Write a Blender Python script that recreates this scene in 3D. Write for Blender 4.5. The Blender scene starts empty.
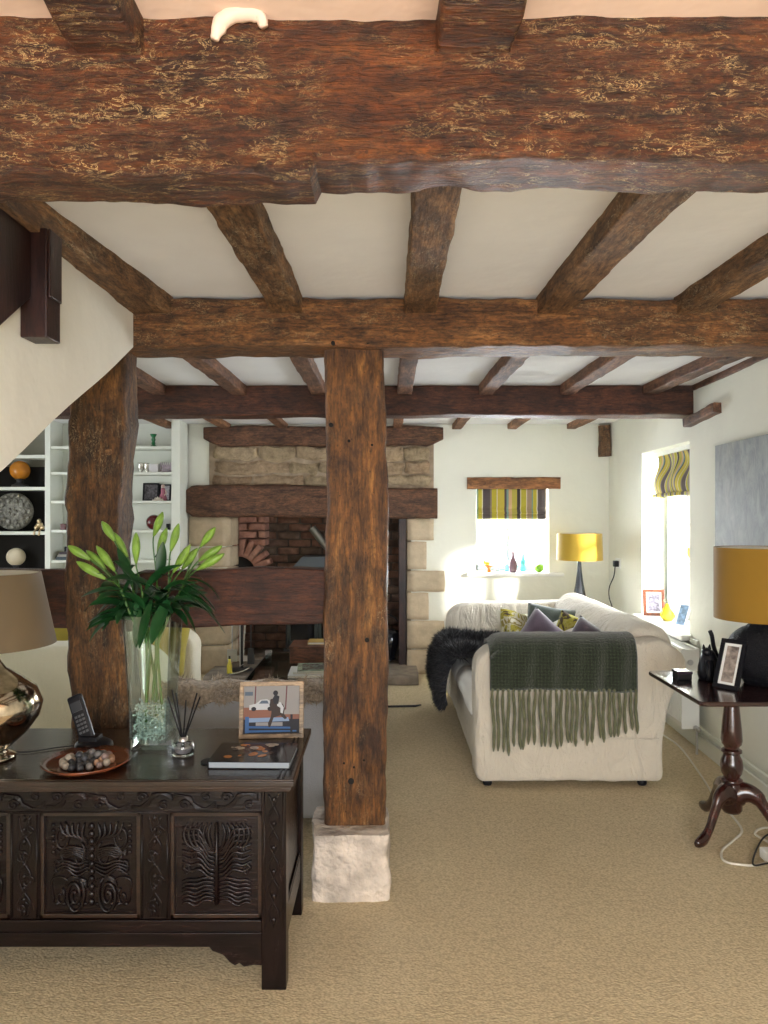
import bpy, bmesh, math, random
from mathutils import Vector, Matrix, noise
random.seed(7)
PI = math.pi
C = bpy.context.scene.collection
sin, cos = math.sin, math.cos

# ---------------------------------------------------------------- helpers
def at(px, py, Y):
    return Vector(((px - 385) * Y / 740, Y, 1.5 - (py - 515) * Y / 740))

class MB:
    def __init__(s):
        s.v = []; s.f = []; s.m = []; s.mi = 0
    def add(s, vs, fs):
        b = len(s.v)
        s.v.extend([tuple(p) for p in vs])
        for f in fs:
            s.f.append(tuple(b + i for i in f)); s.m.append(s.mi)
        return s
    def hexa(s, p):
        return s.add(p, [(0,3,2,1),(4,5,6,7),(0,1,5,4),(1,2,6,5),(2,3,7,6),(3,0,4,7)])
    def box(s, x0, x1, y0, y1, z0, z1, M=None):
        p = [(x0,y0,z0),(x1,y0,z0),(x1,y1,z0),(x0,y1,z0),(x0,y0,z1),(x1,y0,z1),(x1,y1,z1),(x0,y1,z1)]
        if M is not None: p = [M @ Vector(q) for q in p]
        return s.hexa(p)
    def tube(s, pts, r, n=8, cap=True, flat=None):
        pts = [Vector(p) for p in pts]
        if not hasattr(r, '__len__'): r = [r] * len(pts)
        rings = []; u = None
        for i, p in enumerate(pts):
            t = (pts[min(i+1, len(pts)-1)] - pts[max(i-1, 0)])
            if t.length < 1e-9: t = Vector((0,0,1))
            t.normalize()
            if u is None:
                a = Vector((0,0,1)) if abs(t.z) < .9 else Vector((1,0,0))
                u = t.cross(a).normalized()
            else:
                u = (u - t * u.dot(t))
                if u.length < 1e-6: u = t.orthogonal()
                u.normalize()
            w = t.cross(u)
            ring = []
            for k in range(n):
                d = (u * cos(2*PI*k/n) + w * sin(2*PI*k/n)) * r[i]
                if flat is not None: d = Vector((d.x*flat[0], d.y*flat[1], d.z*flat[2]))
                ring.append(p + d)
            rings.append(ring)
        vs = [q for R_ in rings for q in R_]
        fs = []
        for i in range(len(pts)-1):
            for k in range(n):
                k2 = (k+1) % n
                fs.append((i*n+k, i*n+k2, (i+1)*n+k2, (i+1)*n+k))
        if cap:
            fs.append(tuple(range(n-1, -1, -1)))
            fs.append(tuple((len(pts)-1)*n + k for k in range(n)))
        return s.add(vs, fs)
    def lathe(s, prof, c=(0,0,0), n=32, M=None, cap=True):
        vs = []; fs = []
        for (r, z) in prof:
            for k in range(n):
                p = Vector((r*cos(2*PI*k/n), r*sin(2*PI*k/n), z))
                if M is not None: p = M @ p
                vs.append(p + Vector(c))
        for i in range(len(prof)-1):
            for k in range(n):
                k2 = (k+1) % n
                fs.append((i*n+k, i*n+k2, (i+1)*n+k2, (i+1)*n+k))
        if cap:
            fs.append(tuple(range(n-1, -1, -1)))
            fs.append(tuple((len(prof)-1)*n + k for k in range(n)))
        return s.add(vs, fs)
    def ball(s, c, rx, ry=None, rz=None, n=16, m=10, M=None):
        ry = ry or rx; rz = rz or rx
        prof = []
        vs = []; fs = []
        for i in range(m+1):
            a = -PI/2 + PI*i/m
            for k in range(n):
                p = Vector((rx*max(cos(a),1e-4)*cos(2*PI*k/n), ry*max(cos(a),1e-4)*sin(2*PI*k/n), rz*sin(a)))
                if M is not None: p = M @ p
                vs.append(p + Vector(c))
        for i in range(m):
            for k in range(n):
                k2 = (k+1) % n
                fs.append((i*n+k, i*n+k2, (i+1)*n+k2, (i+1)*n+k))
        return s.add(vs, fs)
    def grid(s, fn, nu, nv, closeu=False):
        vs = [fn(i/nu, j/nv) for j in range(nv+1) for i in range(nu + (0 if closeu else 1))]
        W = nu if closeu else nu+1
        fs = []
        for j in range(nv):
            for i in range(nu):
                i2 = (i+1) % W
                fs.append((j*W+i, j*W+i2, (j+1)*W+i2, (j+1)*W+i))
        return s.add(vs, fs)
    def prism(s, out, axis, a0, a1):
        """out: list of 2D points; axis 0: (y,z) extruded in x, 1: (x,z) in y, 2: (x,y) in z"""
        def P(q, a):
            if axis == 0: return (a, q[0], q[1])
            if axis == 1: return (q[0], a, q[1])
            return (q[0], q[1], a)
        n = len(out)
        vs = [P(q, a0) for q in out] + [P(q, a1) for q in out]
        fs = [tuple(range(n)), tuple(range(2*n-1, n-1, -1))]
        for i in range(n):
            j = (i+1) % n
            fs.append((i, n+i, n+j, j))
        return s.add(vs, fs)
    def build(s, name, mat, parent=None, smooth=False, bevel=0, sub=0, solid=0, angle=None):
        me = bpy.data.meshes.new(name)
        off = Vector(parent['_o']) if parent is not None and '_o' in parent else Vector((0,0,0))
        me.from_pydata([Vector(p) - off for p in s.v], [], s.f)
        me.update()
        bm = bmesh.new(); bm.from_mesh(me)
        bmesh.ops.recalc_face_normals(bm, faces=bm.faces)
        bm.to_mesh(me); bm.free()
        mats = mat if isinstance(mat, (list, tuple)) else [mat]
        for m in mats: me.materials.append(m)
        for p, mi in zip(me.polygons, s.m):
            p.material_index = mi; p.use_smooth = smooth
        o = bpy.data.objects.new(name, me); C.objects.link(o)
        if parent is not None:
            o.parent = parent
            if '_o' in parent: o['_o'] = list(parent['_o'])
        if bevel:
            b = o.modifiers.new('b', 'BEVEL'); b.width = bevel; b.segments = 2; b.limit_method = 'ANGLE'; b.angle_limit = .6
        if solid:
            b = o.modifiers.new('s', 'SOLIDIFY'); b.thickness = solid; b.offset = 0
        if sub:
            b = o.modifiers.new('u', 'SUBSURF'); b.levels = sub; b.render_levels = sub
        if angle:
            me.set_sharp_from_angle(angle=angle)
        return o

def thing(name, label, cat, loc=(0,0,0), group=None):
    o = bpy.data.objects.new(name, None); C.objects.link(o)
    o.location = loc; o['_o'] = list(loc)
    o.empty_display_size = .05
    o['label'] = label; o['category'] = cat
    if group: o['group'] = group
    return o
def tag(o, label, cat, group=None):
    o['label'] = label; o['category'] = cat
    if group: o['group'] = group
    return o
def struct(o):
    o['kind'] = 'structure'; return o
def struct_root(name, loc=(0,0,0)):
    o = bpy.data.objects.new(name, None); C.objects.link(o)
    o.location = loc; o['_o'] = list(loc); o['kind'] = 'structure'; return o
def copy_tree(o, parent=None):
    c = o.copy(); C.objects.link(c)
    if parent is not None: c.parent = parent
    for ch in list(o.children): copy_tree(ch, c)
    return c
def bez(p0, p1, p2, p3, n=16):
    p0, p1, p2, p3 = map(Vector, (p0, p1, p2, p3)); r = []
    for i in range(n+1):
        t = i/n; a = 1-t
        r.append(p0*a**3 + p1*3*a*a*t + p2*3*a*t*t + p3*t**3)
    return r
def catmull(pts, k=6):
    pts = [Vector(p) for p in pts]; P = [pts[0]*2-pts[1]] + pts + [pts[-1]*2-pts[-2]]; r = []
    for i in range(1, len(P)-2):
        for j in range(k):
            t = j/k; a, b, c, d = P[i-1], P[i], P[i+1], P[i+2]
            r.append(.5*((2*b) + (c-a)*t + (2*a-5*b+4*c-d)*t*t + (3*b-a-3*c+d)*t**3))
    r.append(pts[-1]); return r

# ---------------------------------------------------------------- materials
def newmat(name):
    m = bpy.data.materials.new(name); m.use_nodes = True
    nt = m.node_tree; b = nt.nodes['Principled BSDF']
    return m, nt, b
def N(nt, t, **kw):
    n = nt.nodes.new(t)
    for k, v in kw.items():
        if k in n.inputs: n.inputs[k].default_value = v
        else: setattr(n, k, v)
    return n
def coords(nt, scale=(1,1,1), rot=(0,0,0)):
    tc = N(nt, 'ShaderNodeTexCoord'); mp = N(nt, 'ShaderNodeMapping')
    mp.inputs['Scale'].default_value = scale; mp.inputs['Rotation'].default_value = rot
    nt.links.new(tc.outputs['Object'], mp.inputs['Vector']); return mp.outputs['Vector']
def ramp(nt, fac, stops, interp='LINEAR'):
    r = N(nt, 'ShaderNodeValToRGB'); r.color_ramp.interpolation = interp
    e = r.color_ramp.elements
    while len(e) < len(stops): e.new(.5)
    for i, (p, c) in enumerate(stops):
        e[i].position = p; e[i].color = (c[0], c[1], c[2], 1)
    nt.links.new(fac, r.inputs['Fac']); return r.outputs['Color']
def mixc(nt, fac, a, b, mode='MIX'):
    m = N(nt, 'ShaderNodeMix', data_type='RGBA', blend_type=mode)
    if isinstance(fac, (int, float)): m.inputs[0].default_value = fac
    else: nt.links.new(fac, m.inputs[0])
    for s_, v in ((6, a), (7, b)):
        if isinstance(v, (tuple, list)): m.inputs[s_].default_value = (v[0], v[1], v[2], 1)
        else: nt.links.new(v, m.inputs[s_])
    return m.outputs[2]
def bump(nt, b, h, strength=.3, dist=.01):
    n = N(nt, 'ShaderNodeBump'); n.inputs['Strength'].default_value = strength; n.inputs['Distance'].default_value = dist
    nt.links.new(h, n.inputs['Height']); nt.links.new(n.outputs['Normal'], b.inputs['Normal'])
def noiset(nt, vec, scale, detail=4, rough=.55, dist=0):
    n = N(nt, 'ShaderNodeTexNoise'); n.inputs['Scale'].default_value = scale; n.inputs['Detail'].default_value = detail
    n.inputs['Roughness'].default_value = rough; n.inputs['Distortion'].default_value = dist
    nt.links.new(vec, n.inputs['Vector']); return n.outputs['Fac']

def plain(name, col, rough=.5, metal=0, var=.0, vscale=8, bs=0, bscale=60, bd=.004, sheen=0, coat=0, spec=None):
    m, nt, b = newmat(name)
    b.inputs['Roughness'].default_value = rough; b.inputs['Metallic'].default_value = metal
    v = coords(nt)
    n1 = noiset(nt, v, vscale, 4)
    d = tuple(c*(1-var) for c in col); l = tuple(min(1, c*(1+var)) for c in col)
    nt.links.new(ramp(nt, n1, [(.3, d), (.7, l)]), b.inputs['Base Color'])
    if bs: bump(nt, b, noiset(nt, v, bscale, 3), bs, bd)
    if sheen: b.inputs['Sheen Weight'].default_value = sheen
    if coat: b.inputs['Coat Weight'].default_value = coat
    if spec is not None: b.inputs['Specular IOR Level'].default_value = spec
    return m

def wood(name, dark, mid, light, axis, rough=.6, fleck=0, fleckcol=(.5,.36,.2), grain=1.0, bs=.5, coat=0, holes=True, crust=0, big=.5, spec=None):
    m, nt, b = newmat(name)
    sc = [7.0*grain]*3; sc[axis] = .9*grain
    v = coords(nt, sc)
    v0 = coords(nt)
    g = noiset(nt, v, 3.0, 8, .65, 1.2)
    g2 = noiset(nt, v0, 2.2, 4, .6, .5)
    c1 = ramp(nt, g, [(.28, dark), (.5, mid), (.74, light)])
    c2 = ramp(nt, g2, [(.35, tuple(x*.45 for x in dark)), (.6, mid)])
    col = mixc(nt, .38, c1, c2)
    fine = noiset(nt, v, 16, 5, .7)
    fr = ramp(nt, fine, [(.36, (.25,.25,.25)), (.55, (1,1,1))])
    col = mixc(nt, .75, col, fr, 'MULTIPLY')
    if holes:
        vo = N(nt, 'ShaderNodeTexVoronoi'); vo.inputs['Scale'].default_value = 34
        nt.links.new(v0, vo.inputs['Vector'])
        hr = ramp(nt, vo.outputs['Distance'], [(.09, (.15,.15,.15)), (.13, (1,1,1))])
        col = mixc(nt, .6, col, hr, 'MULTIPLY')
    mo = noiset(nt, coords(nt, [11.0 if i != axis else 5.0 for i in range(3)]), 1.6, 5, .7, .8)
    col = mixc(nt, .85, col, ramp(nt, mo, [(.34, (.30,.28,.27)), (.50, (.85,.85,.85)), (.68, (1.25,1.22,1.15))]), 'MULTIPLY')
    bg_ = noiset(nt, coords(nt, [3.4 if i != axis else 1.3 for i in range(3)]), 1.5, 5, .62, 2.2)
    col = mixc(nt, big, col, ramp(nt, bg_, [(.36, (.30,.26,.24)), (.47, (.8,.78,.75)), (.56, (1.1,1.08,1.0)), (.66, (1.5,1.45,1.25))]), 'MULTIPLY')
    if fleck:
        s2 = [70.0]*3; s2[axis] = 24.0
        f1 = noiset(nt, coords(nt, s2), 1.0, 4, .7, 1.2)
        f3 = noiset(nt, coords(nt, [22.0 if i != axis else 7.0 for i in range(3)]), 1.5, 4, .6, .5)
        f2 = noiset(nt, v0, 1.9, 3, .5, 0)
        a = ramp(nt, f1, [(.478, (0,0,0)), (.495, (1,1,1)), (.506, (1,1,1)), (.522, (0,0,0))])
        bb = ramp(nt, f2, [(.52-.25*fleck, (0,0,0)), (.64-.25*fleck, (1,1,1))])
        b3 = ramp(nt, f3, [(.47, (.12,.12,.12)), (.60, (1,1,1))])
        mm = mixc(nt, 1.0, mixc(nt, 1.0, a, bb, 'MULTIPLY'), b3, 'MULTIPLY')
        col = mixc(nt, mm, col, fleckcol)
    if crust:
        fs = noiset(nt, coords(nt, [60.0 if i != axis else 26.0 for i in range(3)]), 1.4, 5, .75, .6)
        col = mixc(nt, crust, col, ramp(nt, fs, [(.36, (.22,.20,.18)), (.50, (.95,.93,.9)), (.66, (1.5,1.4,1.25))]), 'MULTIPLY')
    nt.links.new(col, b.inputs['Base Color'])
    b.inputs['Roughness'].default_value = rough
    if spec is not None: b.inputs['Specular IOR Level'].default_value = spec
    if coat: b.inputs['Coat Weight'].default_value = coat; b.inputs['Coat Roughness'].default_value = .15
    h = N(nt, 'ShaderNodeMath', operation='ADD')
    nt.links.new(fine, h.inputs[0]); nt.links.new(g, h.inputs[1])
    bump(nt, b, h.outputs[0], bs, .012)
    return m

def island(name, stops, rough=.85, nscale=14, bs=.5, bd=.008, var=.35):
    m, nt, b = newmat(name)
    ge = N(nt, 'ShaderNodeNewGeometry')
    c = ramp(nt, ge.outputs['Random Per Island'], stops)
    v = coords(nt)
    n1 = noiset(nt, v, nscale, 6, .65)
    k = 1-var
    c = mixc(nt, 1.0, c, ramp(nt, n1, [(.3, (k,k,k)), (.7, (1.0,1.0,1.0))]), 'MULTIPLY')
    nt.links.new(c, b.inputs['Base Color']); b.inputs['Roughness'].default_value = rough
    bump(nt, b, noiset(nt, v, nscale*3, 5), bs, bd)
    return m

def fabric(name, col, var=.08, rough=.95, weave=260, bs=.25, folds=.0, sheen=.3):
    m, nt, b = newmat(name)
    v = coords(nt)
    n1 = noiset(nt, v, 5, 4)
    d = tuple(c*(1-var) for c in col); l = tuple(min(1, c*(1+var)) for c in col)
    nt.links.new(ramp(nt, n1, [(.3, d), (.7, l)]), b.inputs['Base Color'])
    b.inputs['Roughness'].default_value = rough; b.inputs['Sheen Weight'].default_value = sheen
    w = noiset(nt, v, weave, 2)
    if folds:
        f = noiset(nt, coords(nt, (5, 5, 2.0)), 1.6, 4, .6, 1.5)
        h = N(nt, 'ShaderNodeMath', operation='MULTIPLY_ADD'); h.inputs[1].default_value = folds*6
        nt.links.new(f, h.inputs[0]); nt.links.new(w, h.inputs[2])
        bump(nt, b, h.outputs[0], bs, .01)
    else: bump(nt, b, w, bs, .003)
    return m

def stripes(name, axis, period, stops, wob=0.0, warp_axis=2):
    m, nt, b = newmat(name)
    tc = N(nt, 'ShaderNodeTexCoord'); sx = N(nt, 'ShaderNodeSeparateXYZ')
    nt.links.new(tc.outputs['Object'], sx.inputs[0])
    out = sx.outputs[axis]
    d = N(nt, 'ShaderNodeMath', operation='DIVIDE'); d.inputs[1].default_value = period
    nt.links.new(out, d.inputs[0])
    f = N(nt, 'ShaderNodeMath', operation='FRACT'); nt.links.new(d.outputs[0], f.inputs[0])
    nt.links.new(ramp(nt, f.outputs[0], stops, 'CONSTANT'), b.inputs['Base Color'])
    b.inputs['Roughness'].default_value = .9
    return m

def glassy(name, tint=(1,1,1), refl=.06):
    m = bpy.data.materials.new(name); m.use_nodes = True; nt = m.node_tree
    nt.nodes.remove(nt.nodes['Principled BSDF'])
    o = [n for n in nt.nodes if n.type == 'OUTPUT_MATERIAL'][0]
    t = N(nt, 'ShaderNodeBsdfTransparent'); t.inputs['Color'].default_value = (*tint, 1)
    g = N(nt, 'ShaderNodeBsdfGlossy'); g.inputs['Roughness'].default_value = .02
    fr = N(nt, 'ShaderNodeLayerWeight'); fr.inputs['Blend'].default_value = .35
    mp = N(nt, 'ShaderNodeMapRange'); mp.inputs['To Min'].default_value = refl; mp.inputs['To Max'].default_value = .7
    nt.links.new(fr.outputs['Fresnel'], mp.inputs['Value'])
    mx = N(nt, 'ShaderNodeMixShader'); nt.links.new(mp.outputs[0], mx.inputs[0])
    nt.links.new(t.outputs[0], mx.inputs[1]); nt.links.new(g.outputs[0], mx.inputs[2])
    nt.links.new(mx.outputs[0], o.inputs['Surface']); return m

OAK_D, OAK_M, OAK_L = (.030,.010,.004), (.15,.052,.015), (.33,.135,.04)
wd_front = wood('front_beam_wood', (.015,.004,.002), (.14,.036,.007), (.31,.10,.020), 0, .5, fleck=.9, fleckcol=(.55,.38,.17), bs=.9, crust=.8)
wd_mid = wood('mid_beam_wood', (.04,.015,.005), (.24,.098,.030), (.46,.23,.085), 0, .55, fleck=.5, fleckcol=(.5,.36,.18), bs=.9, crust=.75)
wd_rear = wood('rear_beam_wood', (.03,.009,.005), (.12,.038,.018), (.21,.075,.034), 0, .55, bs=.6, crust=.5)
wd_post = wood('post_wood', (.026,.010,.004), (.21,.085,.022), (.50,.235,.065), 2, .5, fleck=.35, fleckcol=(.45,.32,.17), bs=.8, crust=.3, big=1)
wd_post2 = wood('left_post_wood', (.025,.009,.004), (.17,.075,.022), (.38,.19,.065), 2, .6, fleck=.3, fleckcol=(.4,.3,.17), bs=1, crust=.6, big=.8)
wd_joist = wood('joist_wood', (.06,.025,.011), (.30,.155,.068), (.50,.30,.15), 1, .7, fleck=.3, fleckcol=(.5,.4,.26), bs=.8, crust=.6)
wd_joist2 = wood('rear_joist_wood', (.06,.025,.013), (.27,.125,.07), (.42,.22,.125), 1, .7, bs=.5, crust=.4)
wd_joist3 = wood('far_joist_wood', (.15,.06,.03), (.34,.16,.08), (.48,.24,.12), 1, .7, bs=.3, holes=False)
wd_rail = wood('rail_wood', (.025,.007,.004), (.105,.028,.012), (.22,.07,.028), 0, .42, bs=.6, crust=.4)
wd_mantel = wood('mantel_wood', (.045,.017,.008), (.19,.085,.045), (.30,.16,.09), 0, .65, bs=.6, crust=.5)
wd_lintel = wood('lintel_wood', (.20,.07,.02), (.42,.17,.055), (.55,.27,.1), 0, .6, bs=.3)
wd_chest = wood('dark_oak', (.004,.002,.003), (.013,.006,.006), (.028,.012,.010), 0, .27, bs=.2, spec=.3, holes=False)
wd_chestv = wood('dark_oak_upright', (.004,.002,.003), (.012,.006,.006), (.026,.012,.010), 2, .27, bs=.2, spec=.3, holes=False)
wd_chestlip = wood('worn_oak_edge', (.010,.004,.003), (.030,.011,.006), (.065,.025,.011), 0, .3, bs=.15, coat=.4, holes=False)
wd_cheslid = wood('lid_oak', (.010,.005,.003), (.034,.015,.008), (.075,.034,.018), 0, .2, bs=.2, coat=.5, holes=False)
wd_mahog = wood('mahogany', (.018,.004,.004), (.06,.012,.009), (.11,.025,.016), 2, .22, bs=.05, coat=.6, holes=False)
wd_mahogt = wood('mahogany_top', (.018,.005,.005), (.055,.014,.012), (.10,.028,.02), 0, .15, bs=.03, coat=.7, holes=False)
wd_newel = wood('newel_wood', (.012,.004,.003), (.04,.012,.008), (.07,.022,.014), 2, .4, bs=.15, holes=False)
wd_light = wood('light_oak', (.34,.22,.12), (.48,.33,.19), (.58,.42,.26), 0, .5, bs=.05, holes=False)
wd_box = wood('box_wood', (.10,.035,.015), (.20,.07,.03), (.28,.11,.045), 0, .45, bs=.05, holes=False)
wd_frame = wood('orange_frame_wood', (.12,.03,.01), (.20,.05,.015), (.28,.08,.025), 2, .4, bs=.05, holes=False)

m_ceil = plain('ceiling_plaster', (.86,.86,.86), .95, var=.03, vscale=3, bs=.25, bscale=7, bd=.02)
m_ceil_warmlit = plain('warm_lit_front_plaster', (.85,.62,.48), .95, var=.05, vscale=3, bs=.25, bscale=9, bd=.02)  # pink tint puts warm light on the front ceiling into its colour
m_wall = plain('cream_plaster', (.80,.80,.70), .95, var=.025, vscale=2.5, bs=.3, bscale=5, bd=.03)
m_shelfwall = plain('grey_green_wall', (.26,.25,.20), .9, var=.04)
m_stairw = plain('stair_plaster', (.80,.77,.68), .95, var=.03, vscale=4, bs=.25, bscale=8, bd=.02)
m_white = plain('white_gloss_paint', (.84,.85,.82), .35, var=.01)
m_whitep = plain('white_paint', (.74,.76,.68), .5, var=.02)
m_wframe = plain('backlit_window_paint', (.42,.47,.50), .4, var=.01)  # grey-blue stands in for backlit shade on white frames
m_rad = plain('radiator_enamel', (.78,.78,.73), .3, var=.01)
m_black = plain('black_plastic', (.008,.008,.011), .4, spec=.25)
m_iron = plain('black_iron', (.016,.015,.016), .5, var=.3, bs=.2)
m_steel = plain('brushed_steel', (.55,.55,.55), .3, metal=1)
m_chrome = plain('mercury_glass', (.62,.53,.42), .12, metal=1, var=.35, vscale=30)
m_silver = plain('silver', (.7,.68,.62), .22, metal=1)
m_brass = plain('brass', (.7,.5,.14), .3, metal=1)
m_gold = plain('gilt', (.75,.6,.38), .3, metal=1)
m_mustard = fabric('mustard_shade_fabric', (.42,.27,.02), .03, .85, 400, .08)
m_mustard2 = fabric('deep_mustard_shade_fabric', (.28,.145,.006), .03, .85, 400, .08)
m_tauphade = fabric('tan_shade_fabric', (.135,.092,.045), .05, .7, 300, .08)
m_liner = plain('white_shade_liner', (.8,.78,.7), .8)
m_cream = fabric('cream_slipcover', (.72,.655,.54), .05, .95, 220, .7, folds=1.2)
m_creamseat = fabric('pale_seat_cotton', (.80,.78,.72), .04, .95, 220, .35, folds=.4)
m_lcream = fabric('ivory_slipcover', (.80,.74,.58), .04, .95, 220, .45, folds=.7)
m_chairf = fabric('grey_linen', (.50,.52,.55), .06, .95, 220, .35, folds=.4)
m_velvet = fabric('mauve_velvet', (.14,.10,.15), .25, .8, 200, .25, folds=.5, sheen=1)
m_velvet2 = fabric('plum_velvet', (.085,.06,.09), .3, .8, 200, .25, folds=.6, sheen=1)
m_grn_pillow = fabric('slate_green_pillow', (.08,.10,.085), .3, .9, 200, .3, folds=.5)
m_mustcush = fabric('mustard_cushion', (.42,.34,.05), .15, .9, 200, .3, folds=.5)
m_furd = plain('dark_fleece', (.011,.011,.015), .6, var=.3, sheen=.15)
m_furb = plain('brown_fleece', (.42,.34,.25), .85, var=.5, vscale=60, sheen=.5)
m_pink = plain('limewash_plinth', (.56,.485,.41), .95, var=.32, vscale=11, bs=1, bscale=16, bd=.04)
m_leaf = plain('lily_leaf_green', (.010,.055,.014), .35, var=.45, vscale=12)
m_stem = plain('lily_stem_green', (.06,.15,.025), .45, var=.2)
m_bud = plain('lily_bud_green', (.19,.33,.045), .42, var=.25, vscale=30)
m_glass = glassy('clear_glass', (.96,.98,.97), .05)
m_table_glass = glassy('smoked_table_glass', (.55,.62,.58), .12)
m_pane = glassy('window_glass', (1,1,1), .02)
m_stone = island('pier_stone', [(0,(.52,.42,.29)),(.35,(.60,.48,.33)),(.65,(.50,.38,.25)),(1,(.66,.52,.38))], .9, 9, .45, .01, .25)
m_rubble = island('rubble_stone', [(0,(.44,.33,.20)),(.5,(.58,.44,.28)),(1,(.42,.28,.17))], .95, 16, .9, .03, .5)
m_mortar = plain('lime_mortar', (.34,.26,.18), .95, var=.3, vscale=12, bs=.5)
m_brick = island('firebrick', [(0,(.24,.11,.07)),(.3,(.33,.17,.11)),(.55,(.20,.14,.10)),(.75,(.36,.20,.14)),(1,(.13,.08,.055))], .9, 12, .6, .01, .55)
m_brick_lit = island('lit_oven_brick', [(0,(.42,.20,.14)),(.5,(.52,.27,.19)),(1,(.36,.17,.12))], .9, 14, .6, .01, .5)  # lighter copy of the firebrick, light on the recess's left painted in
m_bmort = plain('sooty_mortar', (.12,.09,.07), .95, var=.4, vscale=10, bs=.5)
m_soot_hollow = plain('soot_and_dark_hollow', (.012,.010,.009), .95)  # soot black; also stands in for shade in peg holes and oven mouth
m_hearth = plain('hearth_stone', (.22,.18,.14), .85, var=.3, vscale=10, bs=.5)

def carpet():
    m, nt, b = newmat('looped_wool_carpet')
    v0 = coords(nt)
    v = coords(nt, (1.0, 1.9, 1.0))
    vo = N(nt, 'ShaderNodeTexVoronoi'); vo.inputs['Scale'].default_value = 95; nt.links.new(v, vo.inputs['Vector'])
    n1 = noiset(nt, v0, 2.0, 3); n2 = noiset(nt, v0, 45, 3)
    c = ramp(nt, n1, [(.3, (.69,.57,.37)), (.7, (.76,.635,.42))])
    c = mixc(nt, .4, c, ramp(nt, n2, [(.35, (.72,.72,.72)), (.6, (1,1,1))]), 'MULTIPLY')
    c = mixc(nt, .7, c, ramp(nt, vo.outputs['Distance'], [(.25, (1,1,1)), (.75, (.62,.60,.58))]), 'MULTIPLY')
    nt.links.new(c, b.inputs['Base Color']); b.inputs['Roughness'].default_value = .98
    h = N(nt, 'ShaderNodeMath', operation='SUBTRACT'); nt.links.new(n2, h.inputs[0]); nt.links.new(vo.outputs['Distance'], h.inputs[1])
    bump(nt, b, h.outputs[0], .5, .006)
    return m
m_carpet = carpet()

def throwmat(name, base, line):
    m, nt, b = newmat(name)
    tc = N(nt, 'ShaderNodeTexCoord'); sx = N(nt, 'ShaderNodeSeparateXYZ'); nt.links.new(tc.outputs['Object'], sx.inputs[0])
    def line_(o, per):
        d = N(nt, 'ShaderNodeMath', operation='MULTIPLY'); d.inputs[1].default_value = 2*PI/per
        nt.links.new(o, d.inputs[0]); s_ = N(nt, 'ShaderNodeMath', operation='SINE'); nt.links.new(d.outputs[0], s_.inputs[0])
        return ramp(nt, s_.outputs[0], [(.0, (.6,.6,.6)), (1, (1,1,1))])
    a = mixc(nt, 1, line_(sx.outputs[0], .018), line_(sx.outputs[2], .018), 'MULTIPLY')
    n1 = noiset(nt, coords(nt), 130, 3, .7)
    c = mixc(nt, 1, ramp(nt, n1, [(.35, base), (.7, line)]), a, 'MULTIPLY')
    nt.links.new(c, b.inputs['Base Color']); b.inputs['Roughness'].default_value = 1; b.inputs['Sheen Weight'].default_value = .6
    b.inputs['Specular IOR Level'].default_value = .1
    bump(nt, b, n1, .9, .01)
    return m
m_throw = throwmat('green_mohair', (.024,.042,.022), (.085,.105,.058))
m_tassel = plain('green_fringe', (.13,.135,.07), 1, var=.25, vscale=30, bs=.6, bscale=200, sheen=.4)

# ---------------------------------------------------------------- rough timber
def ring_rr(w, h, r, k=4, m=5):
    pts = []
    for cx, cy, a0 in ((w/2-r, h/2-r, 0), (-w/2+r, h/2-r, PI/2), (-w/2+r, -h/2+r, PI), (w/2-r, -h/2+r, 1.5*PI)):
        for i in range(k+1):
            a = a0 + PI/2*i/k
            pts.append((cx + r*cos(a), cy + r*sin(a)))
    out = []
    n = len(pts)
    for i in range(n):
        p, q = pts[i], pts[(i+1) % n]; L = math.dist(p, q)
        s = max(1, int(L/.035)) if L > .03 else 1
        for j in range(s):
            t = j/s; out.append((p[0]+(q[0]-p[0])*t, p[1]+(q[1]-p[1])*t))
    return out
def timber(name, p0, p1, w, h, mat, up=(0,0,1), amp=.008, lamp=.012, r=.018, seg=.05, shape=None, parent=None, endround=0, mb=None):
    """rough-hewn bar of width w (sideways) and height h (along up) from p0 to p1"""
    p0 = Vector(p0); p1 = Vector(p1); t = (p1-p0); L = t.length; t.normalize()
    up = Vector(up); up = (up - t*up.dot(t)).normalized(); sd = t.cross(up)
    n = max(3, int(L/seg)); own = mb is None; mb = mb or MB()
    base = ring_rr(w, h, r); K = len(base)
    vs = []; fs = []
    for i in range(n+1):
        s = i/n; c = p0 + t*L*s
        sw = sh = 1.0; du = dv = 0
        if shape: sw, sh, du, dv = shape(s)
        if endround:
            e = min(s, 1-s)*L
            if e < endround: k = math.sqrt(max(0, 1-(1-e/endround)**2)); k = .55+.45*k; sw *= k; sh *= k
        for (a, b) in base:
            p = c + sd*(a*sw+du) + up*(b*sh+dv)
            q1 = noise.noise_vector(p*1.7)*lamp; q2 = noise.noise_vector(p*9)*amp; q3 = noise.noise_vector(p*28)*amp*.4
            q = q1+q2+q3; q = q - t*q.dot(t)
            vs.append(p+q)
    for i in range(n):
        for k in range(K):
            k2 = (k+1) % K
            fs.append((i*K+k, i*K+k2, (i+1)*K+k2, (i+1)*K+k))
    fs.append(tuple(range(K-1, -1, -1))); fs.append(tuple(n*K+k for k in range(K)))
    mb.add(vs, fs)
    if own: return mb.build(name, mat, parent, smooth=True, angle=.9)
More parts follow.
